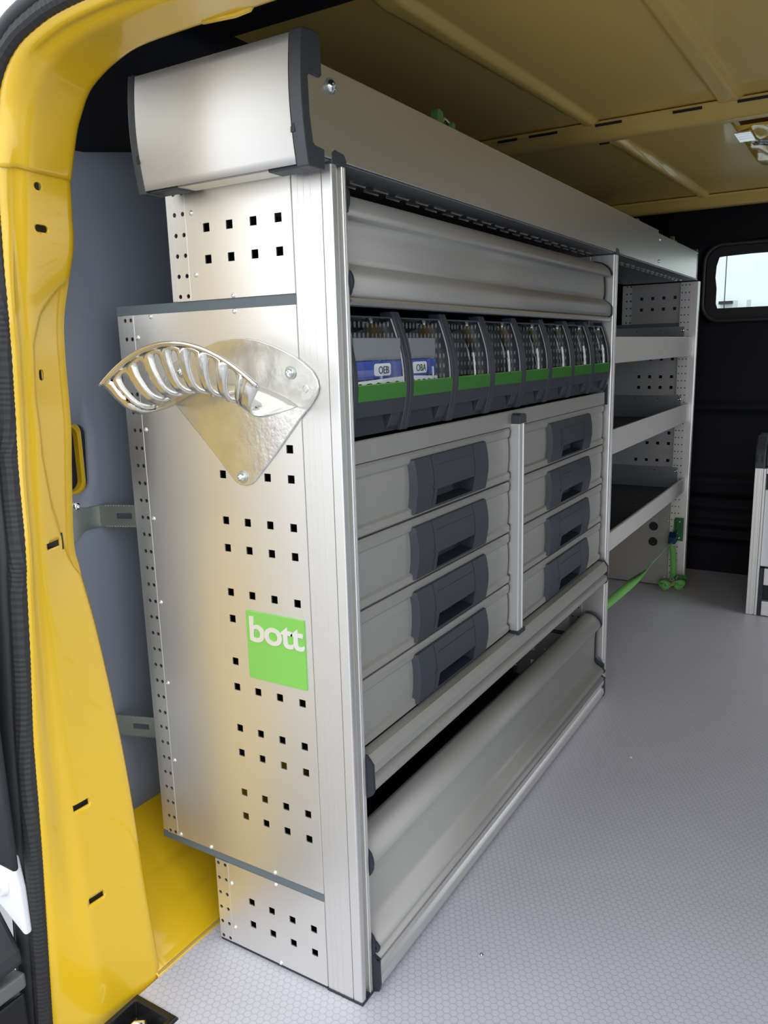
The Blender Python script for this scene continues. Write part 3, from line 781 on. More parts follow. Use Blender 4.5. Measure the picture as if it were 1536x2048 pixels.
# ------------------------------------------------------------------ clear-front bins
ANG = []
def bin_front(z, zb=.7735, zt=.930):
    t = (z-zb)/(zt-zb); return -.0295+.042*math.sin(math.pi*(.12+.76*(1-t))*1.0)**1.0 if False else -.022+.026*math.sin(math.pi*min(1, max(0, .10+.76*(1-t))))-.006*(t)
BW = .1368
def make_bin():
    root = thing('storage_bin', 'bin', 'bin', (0, 0, 0))
    zb, zt = 0.0015, .1580
    f = lambda z: bin_front(z+.7735)
    N = 14
    zsn = [zb+(zt-zb)*i/N for i in range(N+1)]
    for side in (0, 1):
        ya, yb = (0.0008, .0098) if side == 0 else (BW-.0098, BW-.0008)
        pf = [(f(z)+.0035, z) for z in zsn]+[(f(z)-.016, z) for z in zsn[::-1]]
        MB().prism(pf, 'y', ya, yb).build('side_frame', SLATE, root, auto=30, bevel=.0012)
        y_ = BW*0+(.0112 if side == 0 else BW-.0112)
    # window
    zw = [.0560+(.1485-.0560)*i/10 for i in range(11)]
    b = MB().grid([[(f(z)-.0015, .0095, z) for z in zw], [(f(z)-.0015, BW-.0095, z) for z in zw]])
    wi = b.build('clear_window', CLEAR, root, smooth=True, solid=.0012)
    MB().grid([[(f(z)-.0005, BW-.0125, z) for z in zw], [(f(z)-.0005, BW-.0105, z) for z in zw]]).build('window_edge', mat('bright_plastic_edge', (.6, .62, .64), .25) if 'bright_plastic_edge' not in MATS else MATS['bright_plastic_edge'], root, solid=.001)
    MB().tube([(f(.060)-.010, BW-.036, .060), (f(.085)-.012, BW-.040, .090)], .0008, 6).build('window_rib', MATS['bright_plastic_edge'], root)
    MB().box(f(.149)-.004, f(.149)+.001, .0095, BW-.0095, .1485, .1505).build('top_edge', SLATE, root)
    # green strip
    zg = [.0465+(.0655-.0465)*i/3 for i in range(4)]
    gs = MB().grid([[(f(z)+.0012, .0100, z) for z in zg], [(f(z)+.0012, BW-.0100, z) for z in zg]]).build('label_strip', GREEN2, root, solid=.002)
    MB().tube([(f(.0660)+.001, .010, .0658), (f(.066)+.001, BW-.010, .0658)], .0009, 6).tube([(f(.0465)+.0015, .010, .0468), (f(.0465)+.0015, BW-.010, .0468)], .0009, 6).build('strip_bead', GREEN2 if False else MATS['green_plate'], gs)
    # lower body with finger recess
    zl2 = [.0270, .0330, .0400, .0470]
    MB().grid([[(f(z), .0098, z) for z in zl2], [(f(z), BW-.0098, z) for z in zl2]]).build('bin_body', SLATE, root, solid=.002)
    MB().box(-.050, f(.02)-.008, .0098, BW-.0098, .002, .0270).build('recess_back', SLATE2, root)
    MB().prism([(f(.027)+.001, .0270), (-.03, .0270), (-.03, .0035), (f(.004)-.004, .0035), (f(.01)-.001, .0100)], 'y', BW-.036, BW-.0098).build('recess_wing', SLATE, root, bevel=.002)
    # dark inside, rear sheet with grey pads standing in for lit holes
    MB().box(-.175, -.171, .010, BW-.010, .004, .152).build('rear_sheet', BLACK, root)
    MB().box(-.17, -.054, .0098, BW-.0098, .004, .012).build('bin_floor', BLACK, root)
    b = MB()
    for ya, yb in ((.0099, .0104), (BW-.0104, BW-.0099)):
        b.prism([(f(z)-.0035, z) for z in zsn if .012 < z < .150]+[(-.055, .150), (-.055, .012)], 'y', ya, yb)
    b.build('bin_cheek', BLACK, root)
    b = MB()
    for r_ in range(9):
        for c_ in range(11):
            yy = .0150+.0104*c_; zz = .022+.0145*r_
            b.add([(-.0505, yy, zz), (-.0505, yy+.0036, zz), (-.0505, yy+.0050, zz+.004), (-.0505, yy+.0036, zz+.008), (-.0505, yy, zz+.008), (-.0505, yy-.0014, zz+.004), (-.0490, yy+.0018, zz+.004)],
                  [(0, 1, 6), (1, 2, 6), (2, 3, 6), (3, 4, 6), (4, 5, 6), (5, 0, 6)])
    for r_ in range(9):
        zz = .022+.0145*r_; c_ = 0; yy = BW-.0104
        while -.0475+.0062*c_ < f(zz)-.007:
            xx = -.0475+.0062*c_; c_ += 1
            b.add([(xx, yy, zz), (xx+.0014, yy, zz), (xx+.0020, yy, zz+.0035), (xx+.0014, yy, zz+.007), (xx, yy, zz+.007), (xx-.0006, yy, zz+.0035), (xx+.0007, yy-.0010, zz+.0035)],
                  [(0, 1, 6), (1, 2, 6), (2, 3, 6), (3, 4, 6), (4, 5, 6), (5, 0, 6)])
    st_ = b.build('lit_hole_pads', DOT, root); st_['kind'] = 'stuff'
    MB().box(-.0535, -.0505, .010, BW-.010, .012, .150).build('inner_sheet', BLACK, root)
    return root
bin0 = make_bin()
BN = ['first clear-front bin, nearest the near post, holding a blue and white packet', 'second clear-front bin from the near post, holding a blue packet end',
      'third clear-front bin from the near post, empty', 'fourth clear-front bin from the near post, empty', 'fifth clear-front bin counting from the near post, empty',
      'third clear-front bin from the far end of the row', 'second clear-front bin from the far end of the row', 'last clear-front bin, at the far post']
for i in range(8):
    o = bin0 if i == 0 else clone(bin0)
    o.location = (-.006, .0325+i*.1373, .7735); o['label'] = BN[i]; o['category'] = 'bin'; o['group'] = 'clear-front tilt bins above the drawers'
    if i == 0: pass
def packet(y0, y1, mirror, lab):
    t = thing('blister_packet', lab, 'packet', (-.04, (y0+y1)/2, .80)); L = (.04, -(y0+y1)/2, -.80)
    x = -.0080
    MB().box(x-.006, x, y0, y1, .8690, .897).build('clear_bag_top', BAGREF, t, bevel=.001, loc=L)
    MB().box(x-.006, x+.001, y0, y1, .846, .8685).build('blue_card', BLUE, t, bevel=.001, loc=L)
    ym = y0+(y1-y0)*(.38 if not mirror else .05)
    MB().prism(rrect(ym, ym+.040, .8495, .8650, .004), 'x', x+.001, x+.0018).build('white_field', WHITED, t, loc=L)
    b = MB(); n = 14; lo = [(y0+(y1-y0)*i/n, .8405+.0015*math.sin(i*2.2)) for i in range(n+1)]; hi = [(y0+(y1-y0)*i/n, .8440+.003*(i/n if not mirror else 1-i/n)) for i in range(n+1)][::-1]
    b.prism(lo+hi, 'x', x+.0005, x+.0025).build('white_tray_edge', WHITED, t, loc=L)
    cu = bpy.data.curves.new('lettering', 'FONT'); cu.body = 'OEB' if not mirror else 'OBA'; cu.size = .0135; cu.extrude = .0002; cu.align_x = 'LEFT'
    o = bpy.data.objects.new('lettering', cu); C.objects.link(o); cu.materials.append(MATS['slate_plastic'])
    o.parent = t; o.location = (x+.0021+L[0], ym+.009+L[1], .8522+L[2]); o.rotation_euler = (math.pi/2, 0, math.pi/2)
    bpy.context.view_layer.update(); PK.append(o)
PK = []
packet(.0450, .1570, False, 'blue and white blister packet lying in the first clear bin')
packet(.1820, .2560, True, 'blue packet with white rim showing in the second clear bin')

# ================================================================== OPEN BAY
bay = thing('open_shelf_bay', 'open silver shelf bay with perforated end panel at the far end', 'shelving', (-.15, 1.7, 0))
Y3 = 2.172
MB().prism([(x, Y3+y) for x, y in mid_post_profile(.020)], 'z', .004, H).build('post', ALU, bay)
h3 = [(x_, 1.0745-.0249*k, .0026, 'ro') for x_ in (-.0305, -.0425, -.0535) for k in range(43)]
MB().perf(-.0585, -.0225, .004, H, h3, lambda u, v: (u, Y3-.0012, v)).build('hole_strip', ALU, bay, solid=.0009, off=1)
MB().box(-.058, -.023, Y3-.0003, Y3, .006, H-.002).build('strip_backing', BLACK, bay)
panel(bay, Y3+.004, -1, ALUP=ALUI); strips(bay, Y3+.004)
bands(bay, Y3+.004, Y3+.020)
MB().box(-.36, -.0585, Y3+.010, Y3+.014, .16, .93).build('panel_liner', BLACK, bay)
MB().box(-.255, -.0585, Y3+.010, Y3+.014, .01, 1.08).build('panel_liner', BLACK, bay)
# wheel side plate with round plugs, covers the lower tier
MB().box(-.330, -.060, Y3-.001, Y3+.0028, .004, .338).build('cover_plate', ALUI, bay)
for (x, z) in ((-.116, .164), (-.116, .222)):
    b = MB().cyl((x, Y3-.001, z), 'y', .0165, -.003, 28, .0150).cyl((x, Y3-.004, z), 'y', .0018, -.001, 10)
    b.build('round_plug', BLACK, bay, bevel=.0008)
screw(bay, (-.064, Y3-.001, .247), 'y', .003, .002, CHROM, 'rivet')
screw(bay, (-.070, Y3-.001, .035), 'y', .0035, .0025, CHROM, 'rivet')
LBL = []
def tray_shelf(zl0, zl1, zside, depth, k):
    xb = -depth; y0, y1 = Y2+.029, Y3-.003
    pf = [(-.022, zl1), (-.016, zl1), (-.0145, zl1-.0015), (-.0145, zl0+.0015), (-.016, zl0), (-.030, zl0), (-.030, zl0+.0015), (-.0165, zl0+.002), (-.0165, zl1-.0020), (-.022, zl1-.0020)]
    s_ = MB().prism(pf, 'y', y0, y1).build('shelf_lip', ALUL, bay)
    MB().box(xb, -.0170, y0, y1, zl0+.010, zl0+.013).build('shelf_mat', MATR, bay)
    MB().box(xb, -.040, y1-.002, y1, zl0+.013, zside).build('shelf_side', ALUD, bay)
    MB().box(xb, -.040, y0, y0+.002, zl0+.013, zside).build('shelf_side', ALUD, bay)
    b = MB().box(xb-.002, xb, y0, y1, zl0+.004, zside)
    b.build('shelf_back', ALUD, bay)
    screw(bay, (-.046, y1-.002, zside-.013), 'y', .0055, .0045, CHROM, 'bolt')
    for yy in (y0+.25, y0+.62):
        for xx in (-.09, -.22):
            if xx > xb: MB().cyl((xx, yy, zl0+.013), 'z', .0025, .0012, 10).build('rivet', ZINC, bay)
    for xx in (-.12, -.2):
        MB().cyl((xx, y1-.0022, zside-.012), 'y', .002, -.0006, 8).build('side_hole', BLACK, bay)
tray_shelf(.836, .900, .936, .250, 0)
tray_shelf(.610, .672, .700, .345, 1)
tray_shelf(.358, .408, .445, .345, 2)
kids_shift(bay, (.15, -1.7, 0))
def text_mesh(o):
    dg = bpy.context.evaluated_depsgraph_get(); me = bpy.data.meshes.new_from_object(o.evaluated_get(dg))
    n = bpy.data.objects.new('lettering', me); C.objects.link(n); n.parent = o.parent; n.location = o.location; n.rotation_euler = o.rotation_euler; n.scale = o.scale
    cu = o.data; bpy.data.objects.remove(o); bpy.data.curves.remove(cu); n.name = 'lettering'; return n
for o_ in PK: text_mesh(o_)
# ================================================================== TOP TRAY
tt = thing('roof_tray', 'long silver tray with slotted base and curved end box on top of the rack', 'tray', (-.12, 1.0, 1.09)); TL = (.12, -1.0, -1.09)
b = MB().prism([(-.0030, 1.0885), (.0005, 1.0885), (.0010, 1.0895), (.0010, 1.1805), (.0005, 1.1815), (-.0100, 1.1815), (-.0100, 1.1800), (-.0012, 1.1795), (-.0012, 1.0900), (-.0030, 1.0900)], 'y', -.0405, 1.548)
b.build('tray_front', ALUT, tt, loc=TL)
b = MB().prism([(-.0055, 1.0900), (-.0022, 1.0900), (-.0018, 1.0910), (-.0018, 1.1745), (-.0022, 1.1755), (-.0120, 1.1755), (-.0120, 1.1740), (-.0040, 1.1735), (-.0040, 1.0915), (-.0055, 1.0915)], 'y', 1.549, 2.118)
b.build('tray_front', ALUT, tt, loc=TL)
MB().box(-.030, -.004, 2.118, 2.150, 1.0900, 1.1850).build('tray_end', mat('dark_bracket', (.05, .05, .055), .4, .5), tt, loc=TL)
screw(tt, (-.004, 2.133, 1.172), 'x', .0035, .003, CHROM, 'rivet', 1).location = TL
screw(tt, (-.004, 2.131, 1.104), 'x', .0035, .003, CHROM, 'rivet', 1).location = TL
screw(tt, (-.0018, 1.575, 1.160), 'x', .0045, .004, CHROM, 'rivet', 1).location = TL
screw(tt, (-.0018, 1.575, 1.103), 'x', .0045, .004, CHROM, 'rivet', 1).location = TL
# slotted base
slots = []
b = MB(); rim = MB()
base_holes = []
y = .035
idx = 0
nsl = 37
b.v = []
us = [-.246, -.119, -.111, -.079, -.071, -.0015]
cuts = []
for k in range(nsl):
    for (xa, xb_) in ((-.046, -.040), (-.061, -.055), (-.210, -.202), (-.236, -.228)):
        cuts.append((k, xa, xb_))
xsb = sorted({-.246, -.0015}|{c_[1] for c_ in cuts}|{c_[2] for c_ in cuts})
ysb = [-.030]+[v for k in range(nsl) for v in (.048+.0563*k, .048+.0563*k+.036)]+[2.146]
for i in range(len(xsb)-1):
    for j in range(len(ysb)-1):
        isslot = any(abs(xsb[i]-c_[1]) < 1e-9 for c_ in cuts) and j % 2 == 1 and 0 < j < len(ysb)-1
        if isslot: continue
        b.add([(xsb[i], ysb[j], 1.0872), (xsb[i+1], ysb[j], 1.0872), (xsb[i+1], ysb[j+1], 1.0872), (xsb[i], ysb[j+1], 1.0872)], [(0, 1, 2, 3)])
b.build('slotted_base', ALUD, tt, solid=.0014, loc=TL, off=0)
for (k, xa, xb_) in cuts:
    if xa < -.1: continue
    y_ = .048+.0563*k
    rim.box(xa-.0006, xa+.0008, y_, y_+.036, 1.0845, 1.0885)
rim.build('lit_slot_edges', ALUT, tt, loc=TL, kind='stuff')  # brighter bars stand in for the lit edges of the slots
MB().box(-.246, -.003, -.03, 2.146, 1.1000, 1.1020).build('base_liner', BLACK, tt, loc=TL)
MB().box(-.248, -.246, -.02, 2.146, 1.088, 1.180).build('tray_back', ALUT, tt, loc=TL)
# curved end box
bul = lambda z: -.0425-.0115*math.sin(math.pi*min(1, max(0, (z-1.055)/.185)))
zc = [1.0770+(1.2020-1.0770)*i/14 for i in range(15)]
eb = MB().grid([[(x, bul(z), z) for z in zc]+[(x, bul(1.2020)+.016, 1.2030)] for x in (-.240, -.0125)])
eb.build('end_cover', ALUE, tt, smooth=False, auto=40, solid=.0015, loc=TL)
def capside(x0, x1):
    zs_ = [1.0735+(1.2060-1.0735)*i/16 for i in range(17)]
    outer = [(bul(z)-.0012, z) for z in zs_]
    prof = outer+[(-.030, 1.2085), (-.017, 1.2070), (-.0165, 1.168), (-.0195, 1.165), (-.039, 1.1650), (-.0415, 1.1610), (-.0405, 1.125), (-.0365, 1.0990), (-.033, 1.0965), (-.0165, 1.0950), (-.0165, 1.0740)]
    return MB().prism(prof, 'x', x0, x1)
c1 = capside(-.0122, .0035).build('end_cap', CAPM, tt, bevel=.0015, segs=2, loc=TL)
c2 = capside(-.2525, -.2405).build('end_cap', CAPM, tt, bevel=.0015, segs=2, loc=TL)
for x0 in (-.0110, -.2430):
    MB().box(x0-.0022, x0+.003, bul(1.112)-.0016, bul(1.112)+.002, 1.1070, 1.1180).build('cap_notch', BLACK, tt, loc=TL)
# tabs under the cover and the base flange
MB().prism([(-.0420, 1.0745), (-.0165, 1.0745), (-.0165, 1.0870), (-.0420, 1.0870)], 'x', -.0560, -.0122).build('cap_tab', CAPM, tt, bevel=.002, loc=TL)
MB().prism([(-.0420, 1.0745), (-.0165, 1.0745), (-.0165, 1.0870), (-.0420, 1.0870)], 'x', -.2405, -.1950).build('cap_tab', CAPM, tt, bevel=.002, loc=TL)
MB().prism([(-.0400, 1.0765), (-.0100, 1.0775), (-.0005, 1.0860), (-.0005, 1.0875), (-.0400, 1.0850)], 'x', -.1945, -.0565).build('base_flange', ALU, tt, loc=TL)
# screw of the front
sc_ = screw(tt, (.0010, .0015, 1.162), 'x', .0070, .0055, CHROM, 'screw', 1); sc_.location = TL
MB().cyl((.0010, .0015, 1.162), 'x', .0085, .0012, 20).build('washer', mat('dull_ring', (.30, .36, .30), .4, .6), tt, loc=TL)
# green lashing clips on the tray edge
for (y_, lab, s_) in ((.350, 'green lashing clip on the tray edge near its front end', 1.), (1.49, 'small green and grey clip on the tray edge above the middle post', .9), (1.93, 'pale clip on the tray edge near the far end', .8)):
    g = thing('lashing_clip', lab, 'clip', (-.040, y_, 1.183), 'clips on the tray edge')
    m_ = MATS['clip_green'] if 'clip_green' in MATS else mat('clip_green', (.10, .26, .09), .4)
    z0_ = .016 if s_ == 1. else .004
    MB().prism([(-.030*s_, z0_-.030), (.030*s_, z0_-.030), (.030*s_, z0_+.009), (.022*s_, z0_+.012), (.018*s_, z0_+.002), (-.008*s_, z0_+.002), (-.010*s_, z0_+.018), (-.024*s_, z0_+.020), (-.028*s_, z0_+.014)], 'x', -.006, .006).build('clip_body', m_, g, bevel=.0015)
    MB().tube([(0, -.004*s_, z0_+.006), (0, .004*s_, z0_+.013), (0, .018*s_, z0_+.010), (0, .024*s_, z0_+.002)], .0022, 8).build('clip_wire', ZINC, g, smooth=True)
# ================================================================== HOSE HOLDER
hh = thing('hose_holder', 'shiny cast aluminium hose holder with seven slots bolted to the end panel', 'holder', (-.155, -.003, .80)); HL = (.155, .003, -.80)
pl_ = [(-.206, .8925), (-.180, .8990), (-.154, .9010), (-.134, .9005), (-.114, .897), (-.095, .8915), (-.076, .884), (-.061, .8775), (-.049, .870), (-.036, .860), (-.0295, .850), (-.0275, .841), (-.030, .832), (-.040, .819), (-.058, .802), (-.097, .759), (-.133, .723), (-.140, .7175), (-.150, .7150), (-.159, .716), (-.167, .720), (-.210, .765), (-.252, .806), (-.272, .826), (-.281, .840), (-.282, .852), (-.274, .863), (-.262, .872), (-.235, .8845)]
hp_ = MB().prism(pl_[::-1], 'y', -.0042, -.0012).build('back_plate', CAST, hh, bevel=.0012, segs=3, loc=HL, auto=40)
for (x, z) in ((-.246, .861), (-.067, .858), (-.153, .727)):
    MB().cyl((x, -.0042, z), 'y', .0082, -.0016, 20).build('washer', ZINC, hh, bevel=.0004, loc=HL)
    s_ = screw(hh, (x, -.0058, z), 'y', .0055, .005, CHROM, 'bolt'); s_.location = HL
MB().cyl((-.046, -.0042, .839), 'y', .0045, -.0006, 16, .0035).build('cast_mark', CAST, hh, loc=HL)
def hsurf(s, t):
    """s -1..1 along the arch, t 0 lip edge .. 1 at the plate"""
    bulge = 1-abs(s)**2.0
    ztop = .847+.049*bulge; zlow = .810+.027*bulge
    pts = [(-.0945, ztop), (-.0905, ztop-.10*(ztop-zlow)), (-.0885, ztop-.45*(ztop-zlow)), (-.0800, zlow+.16*(ztop-zlow)), (-.062, zlow), (-.032, zlow+.003), (-.0035, zlow+.008)]
    q = t*6; i = min(5, int(q)); f = q-i
    p0, p1, p2, p3 = [Vector(pts[max(0, min(6, i+d))]) for d in (-1, 0, 1, 2)]
    v = .5*((2*p1)+(p2-p0)*f+(2*p0-5*p1+4*p2-p3)*f*f+(3*p1-p0-3*p2+p3)*f**3)
    w_ = .1270-.030*smooth01(.05, .6, t)+.004*smooth01(.6, 1, t); xc = -.1710+.010*t
    return (xc+w_*s, v[0], v[1])
b = MB(); NS = 7
sb = [-1+.10]; 
edges = [-.90+i*(1.74/NS) for i in range(NS+1)]
def ucell(u0, u1, hole):
    t0, t1 = .13, .74
    nu, nt = 6, 10
    if hole is None:
        nn = 2 if u0 < -.9 else 3; us_ = [u0+(u1-u0)*i/nn for i in range(nn+1)]
        b.grid([[hsurf(u, t) for t in [t0+(t1-t0)*k/nt for k in range(nt+1)]] for u in us_]); return
    # ring between cell border and a rounded slot
    M = 32; per = []
    seq = [(i/8, 0) for i in range(8)]+[(1, i/8) for i in range(8)]+[(1-i/8, 1) for i in range(8)]+[(0, 1-i/8) for i in range(8)]
    outer = [(u0+(u1-u0)*a, t0+(t1-t0)*c_) for a, c_ in seq]
    uc, tc_ = (u0+u1)/2, (t0+t1)/2; ru, rt = (u1-u0)*.30, (t1-t0)*.415
    inner = []
    for (u, t) in outer:
        du, dt = (u-uc)/((u1-u0)/2), (t-tc_)/((t1-t0)/2)
        a = math.atan2(dt, du); e = 3.0
        r = (abs(math.cos(a))**e+abs(math.sin(a))**e)**(-1/e)
        inner.append((uc+ru*r*math.cos(a)-.0*dt, tc_+rt*r*math.sin(a)))
    ringv = []
    for lam in (0, .5, 1):
        ringv.append([(hsurf(o_[0]+(i_[0]-o_[0])*lam, o_[1]+(i_[1]-o_[1])*lam)) for o_, i_ in zip(outer, inner)]+[hsurf(outer[0][0]+(inner[0][0]-outer[0][0])*lam, outer[0][1]+(inner[0][1]-outer[0][1])*lam)])
    # rolled rim of the slot, turned down
    rimr = []
    for (u, t) in inner+[inner[0]]:
        p = Vector(hsurf(u, t)); q1 = Vector(hsurf(u+.01, t))-p; q2 = Vector(hsurf(u, t+.01))-p; nn = q1.cross(q2).normalized()
        if nn.y < 0: nn = -nn
        rimr.append(tuple(p+nn*.0040))
    ringv.append(rimr)
    b.grid(ringv)
for i in range(NS): ucell(edges[i], edges[i+1], True)
ucell(-1, edges[0], None); ucell(edges[-1], 1, None)
allu = sorted(set(round(v_, 7) for v_ in [-1, -.95, -.90, edges[-1]+(1-edges[-1])/3, edges[-1]+(1-edges[-1])*2/3, 1]+[edges[i_]+(edges[i_+1]-edges[i_])*k_/8 for i_ in range(NS) for k_ in range(9)]))
b.grid([[hsurf(u, t) for t in (0, .04, .085, .13)] for u in allu]); b.grid([[hsurf(u, t) for t in (.74, .82, .91, 1)] for u in allu])
b.build('slotted_saddle', CAST, hh, smooth=True, solid=.0018, loc=HL, off=0)
lip = [hsurf(-1+2*i/40, 0) for i in range(41)]
MB().tube([(p[0], p[1]-.0005, p[2]) for p in lip], .0026, 8).build('lip_bead', CAST, hh, smooth=True, loc=HL)
MB().tube([(hsurf(-1+2*i/40, .10)[0], hsurf(-1+2*i/40, .10)[1]-.0012, hsurf(-1+2*i/40, .10)[2]) for i in range(41)], .0011, 6).build('lip_ridge', CAST, hh, smooth=True, loc=HL)
# ------------------------------------------------------------------ name plate
bt = thing('name_plate', 'square green name plate with silver lettering on the end panel', 'sign', (-.116, -.002, .4975)); BL = (.116, .002, -.4975)
MB().box(-.1640, -.0670, -.0035, -.0006, .4500, .5455).build('green_plate', GREEN, bt, bevel=.0006, loc=BL)
cu = bpy.data.curves.new('lettering', 'FONT'); cu.body = 'bott'; cu.size = .0485; cu.extrude = .0006; cu.offset = .0010; cu.space_character = .93
o = bpy.data.objects.new('lettering', cu); C.objects.link(o); cu.materials.append(LETT)
o.parent = bt; o.location = (-.1600+BL[0], -.0040+BL[1], .5050+BL[2]); o.rotation_euler = (math.pi/2, 0, 0)
bpy.context.view_layer.update()
wdt = o.dimensions.x
o.scale = (.0905/wdt, 1.0, 1); text_mesh(o)
# ------------------------------------------------------------------ wall brackets
def wall_bracket(z, lab, yb):
    t = thing('wall_bracket', lab, 'bracket', (-.42, yb, z), 'zinc brackets holding the rack to the wall')
    # flared foot on the wall
    xw = wall_x(z)+.003-(-.42); d = .017; hz = .0165
    foot = [(-.052, -.030), (-.045, -.030), (-.030, -.018), (-.022, -hz), (0, -hz), (0, hz), (-.022, hz), (-.030, .018), (-.045, .030), (-.052, .030)]
    b = MB(); b.prism(foot, 'x', xw, xw+.0025).build('bracket_foot', ZINC, t, bevel=.0006)
    # arm running to the rack
    x1 = -.3665+.42; y1_ = .030-yb
    A = Vector((xw+.0025, 0, 0)); Bq = Vector((x1, y1_, 0)); dr_ = (Bq-A)
    L_ = dr_.length; ang = math.atan2(dr_.y, dr_.x)
    mb = MB(); holes = [(L_*.48, 0)]
    us_ = [0, L_*.33, L_*.62, L_*.80, L_*.92, L_]; vs_ = [-hz, -.0045, .0045, hz]
    for i in range(5):
        for j in range(3):
            if j == 1 and i in (1, 3): continue
            mb.add([(us_[i], 0, vs_[j]), (us_[i+1], 0, vs_[j]), (us_[i+1], 0, vs_[j+1]), (us_[i], 0, vs_[j+1])], [(0, 1, 2, 3)])
    o = mb.build('bracket_arm', ZINC, t, solid=.0025); o.location = A; o.rotation_euler = (0, 0, ang)
    tb = MB()
    n_ = int(L_/.0042)
    for i in range(2, n_):
        for s_ in (-1, 1): tb.box(i*.0042, i*.0042+.0018, -.0016, .0004, s_*hz*.98-.0012, s_*hz*.98+.0012)
    o = tb.build('arm_teeth', ZINC, t, kind='stuff'); o.location = A; o.rotation_euler = (0, 0, ang)
    screw(t, (xw+.0025, -.040, .022), 'x', .006, .004, CHROM, 'screw', 1)
    return t
wall_bracket(.650, 'zinc bracket tying the rack to the grey wall, the upper one by the oval opening', .0)
wall_bracket(.310, 'zinc bracket tying the rack to the grey wall, the lower one', .0)
# ------------------------------------------------------------------ strap and fittings in the open bay
ft = thing('strap_anchor', 'green metal strap anchor bolted to the far post', 'anchor', (-.025, 2.165, .236)); FL = (.025, -2.165, -.236)
MB().box(-.040, -.010, 2.160, 2.1665, .178, .262).build('anchor_plate', GREEN4, ft, bevel=.001, loc=FL)
MB().box(-.040, -.034, 2.146, 2.162, .182, .258).build('anchor_flange', GREEN4, ft, bevel=.001, loc=FL)
for z_ in (.250, .190): screw(ft, (-.022, 2.160, z_), 'y', .004, .003, CHROM, 'bolt').location = FL
bk = thing('strap_buckle', 'dark blue cam buckle hanging on the green strap anchor', 'buckle', (-.05, 2.13, .20)); KL = (.05, -2.13, -.2)
MB().prism([(2.105, .178), (2.145, .186), (2.150, .206), (2.128, .217), (2.108, .200)], 'x', -.050, -.026).build('buckle_body', BLUEB, bk, bevel=.002, loc=KL)
MB().prism([(2.100, .172), (2.150, .178), (2.150, .186), (2.100, .180)], 'x', -.053, -.023).build('buckle_roller', ZINC, bk, bevel=.001, loc=KL)
MB().tube([(-.028, 2.140, .205), (-.026, 2.150, .214), (-.026, 2.158, .220)], .003, 8).build('buckle_hook', ZINC, bk, smooth=True, loc=KL)
def ribbon(pts, wv, th=.0016):
    b = MB(); rows = []
    for p, w_ in zip(pts, wv): p = Vector(p); w_ = Vector(w_); rows.append([p-w_, p+w_])
    return b.grid(rows), th
N = 22; pts = []; wv = []
A0 = Vector((-.036, 2.105, .180)); B0 = Vector((-.050, 1.166, .188))
for i in range(N):
    t = i/(N-1); p = A0.lerp(B0, t); p.z -= .012*math.sin(math.pi*t)
    a = math.radians(56-90*smooth01(.30, .62, t))
    pts.append(p); wv.append(Vector((math.cos(a)*.0125, 0, math.sin(a)*.0125))*(1 if True else 0))
b, th = ribbon(pts, wv)
o = b.build('green_strap', GREEN3, solid=.0016, smooth=True); tag(o, 'twisted green webbing strap stretched low across the open bay', 'strap')
tail = thing('strap_bundle', 'green strap tail rolled into a bow and tied with a rubber band, near the floor', 'strap', (-.03, 2.10, .03)); QL = (.03, -2.10, -.03)
b, th = ribbon([(-.042, 2.125, .176), (-.038, 2.128, .150), (-.034, 2.130, .12), (-.032, 2.13, .085), (-.032, 2.128, .045)], [(.010, 0, 0)]*5)
b.build('strap_tail', GREEN3, tail, solid=.0016, smooth=True, loc=QL)
for sgn in (-1, 1):
    for lay in range(5):
        R_ = .021-.0036*lay; cx_ = -.030+sgn*(.023); n_ = 18; pl2 = []
        for i in range(n_+1):
            a = 2*math.pi*i/n_
            rr = R_*(1+.12*math.sin(3*a+lay))
            xx = cx_+rr*math.cos(a)*1.05; zz = .028+sgn*.004+rr*.80*math.sin(a)*(1-.55*max(0, -sgn*math.cos(a)))
            pl2.append((xx, 2.112+.003*math.sin(a*2+lay), zz))
        b, th = ribbon(pl2, [(.002*sgn, .0125, .002)]*(n_+1))
        b.build('strap_loop', GREEN3, tail, solid=.0018, smooth=True, loc=QL)
MB().tube([(-.030+.0085*math.cos(a*math.pi/8), 2.112+.0145*math.sin(a*math.pi/8), .028+.004*math.cos(a*math.pi/8)) for a in range(17)], .0016, 8).build('rubber_band', BAND_O, tail, smooth=True, loc=QL)
for k in range(3):
    MB().tube([(-.024+.012*k, 2.118, .046), (-.018+.012*k, 2.124, .060), (-.010+.012*k, 2.124, .062), (-.004+.012*k, 2.118, .050)], .0028, 8).build('strap_fold', GREEN4, tail, smooth=True, loc=QL)
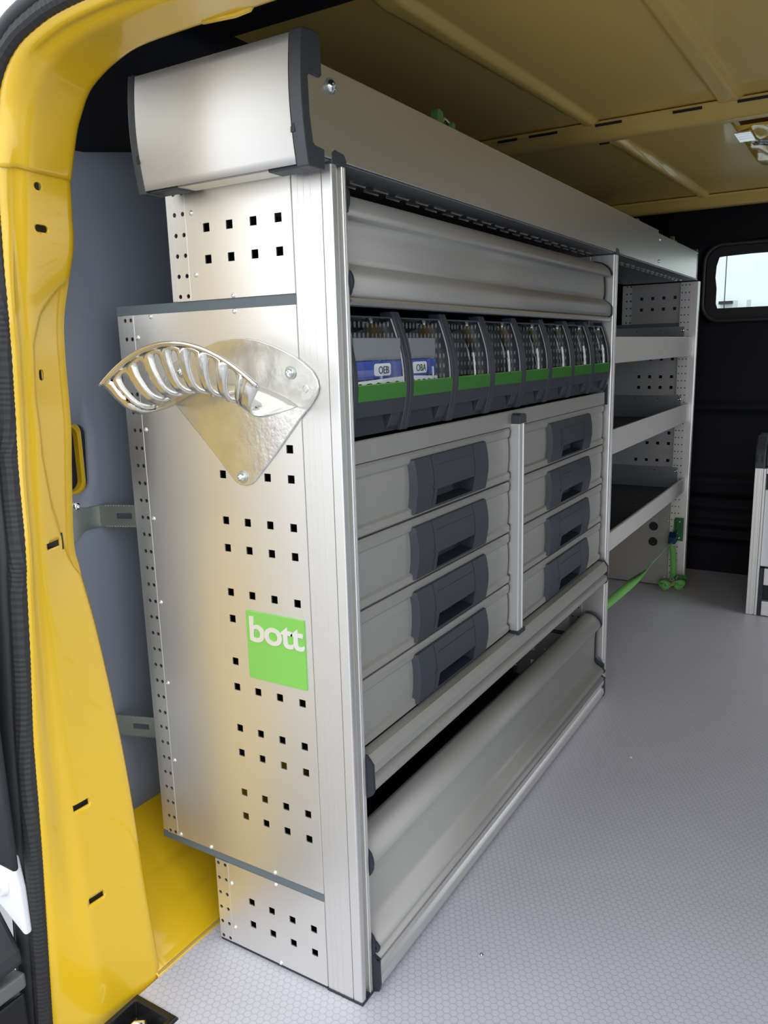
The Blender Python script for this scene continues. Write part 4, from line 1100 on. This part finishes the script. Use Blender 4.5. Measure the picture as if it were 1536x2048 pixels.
# ================================================================== LOW RACK AT THE RIGHT
lr = thing('low_rack', 'low silver rack with dark caps and a white drawer front at the right edge', 'cabinet', (.40, 2.1, 0)); LL = (-.40, -2.1, 0)
YL = 1.965
pf = [(.2335, YL+.03), (.2335, YL+.001), (.2345, YL), (.2420, YL), (.2425, YL+.002), (.2440, YL+.002), (.2445, YL), (.2530, YL), (.2532, YL+.006), (.2580, YL+.006), (.2582, YL+.001), (.2600, YL), (.2660, YL), (.2665, YL+.03)]
MB().prism(pf, 'z', .002, .4850).build('post', ALU, lr, loc=LL)
for z_ in (.09, .17, .25, .33, .41):
    MB().prism(rrect(.2365, .2405, z_, z_+.014, .0019, 3), 'y', YL-.0006, YL+.001).build('post_lug', ALU, lr, loc=LL)
MB().prism([(1.960, .4855), (2.000, .4855), (2.10, .560), (2.10, .585), (2.00, .585), (1.966, .545), (1.960, .530)], 'x', .2320, .2620).build('corner_cap', CAPM, lr, bevel=.004, segs=3, loc=LL)
MB().box(.236, .241, 1.9585, 1.9605, .505, .528).box(.251, .2555, 1.9585, 1.9605, .505, .528).build('cap_slot', BLACK, lr, loc=LL)
MB().box(.2625, .62, 1.975, 1.985, .490, .560).build('top_rail', CAPM, lr, bevel=.004, loc=LL)
MB().box(.2670, .62, 1.970, 1.985, .468, .486).build('upper_rail', ALU, lr, bevel=.001, loc=LL)
MB().box(.2670, .62, 1.972, 2.2, .166, .415).build('white_front', WHITE, lr, bevel=.002, loc=LL)
MB().box(.280, .62, 1.968, 1.985, .105, .160).build('lower_rail', ALU, lr, bevel=.001, loc=LL)
MB().box(.2790, .62, 1.962, 1.985, .004, .052).build('foot_rail', ALU, lr, bevel=.001, loc=LL)
MB().box(.2670, .62, 1.990, 2.30, .003, .465).build('dark_inside', BLACK, lr, loc=LL)
MB().box(.2670, .2790, 1.968, 1.990, .0, .16).build('corner_block', SLATE2, lr, loc=LL)
# small bits on the floor
p = thing('loose_rivet', 'tiny bright metal rivet lying on the floor in front of the rack', 'rivet', (.103, .165, 0))
MB().cyl((0, 0, 0), 'z', .0024, .0018, 12).cyl((0, 0, .0018), 'z', .0012, .0022, 10).build('rivet_body', CHROM, p, auto=30)
p = MB().prism([(.144, .849), (.1475, .848), (.149, .851), (.146, .853)], 'z', .0, .0012).build('swarf_chip', WHITE); tag(p, 'small white chip on the far stretch of floor', 'debris')
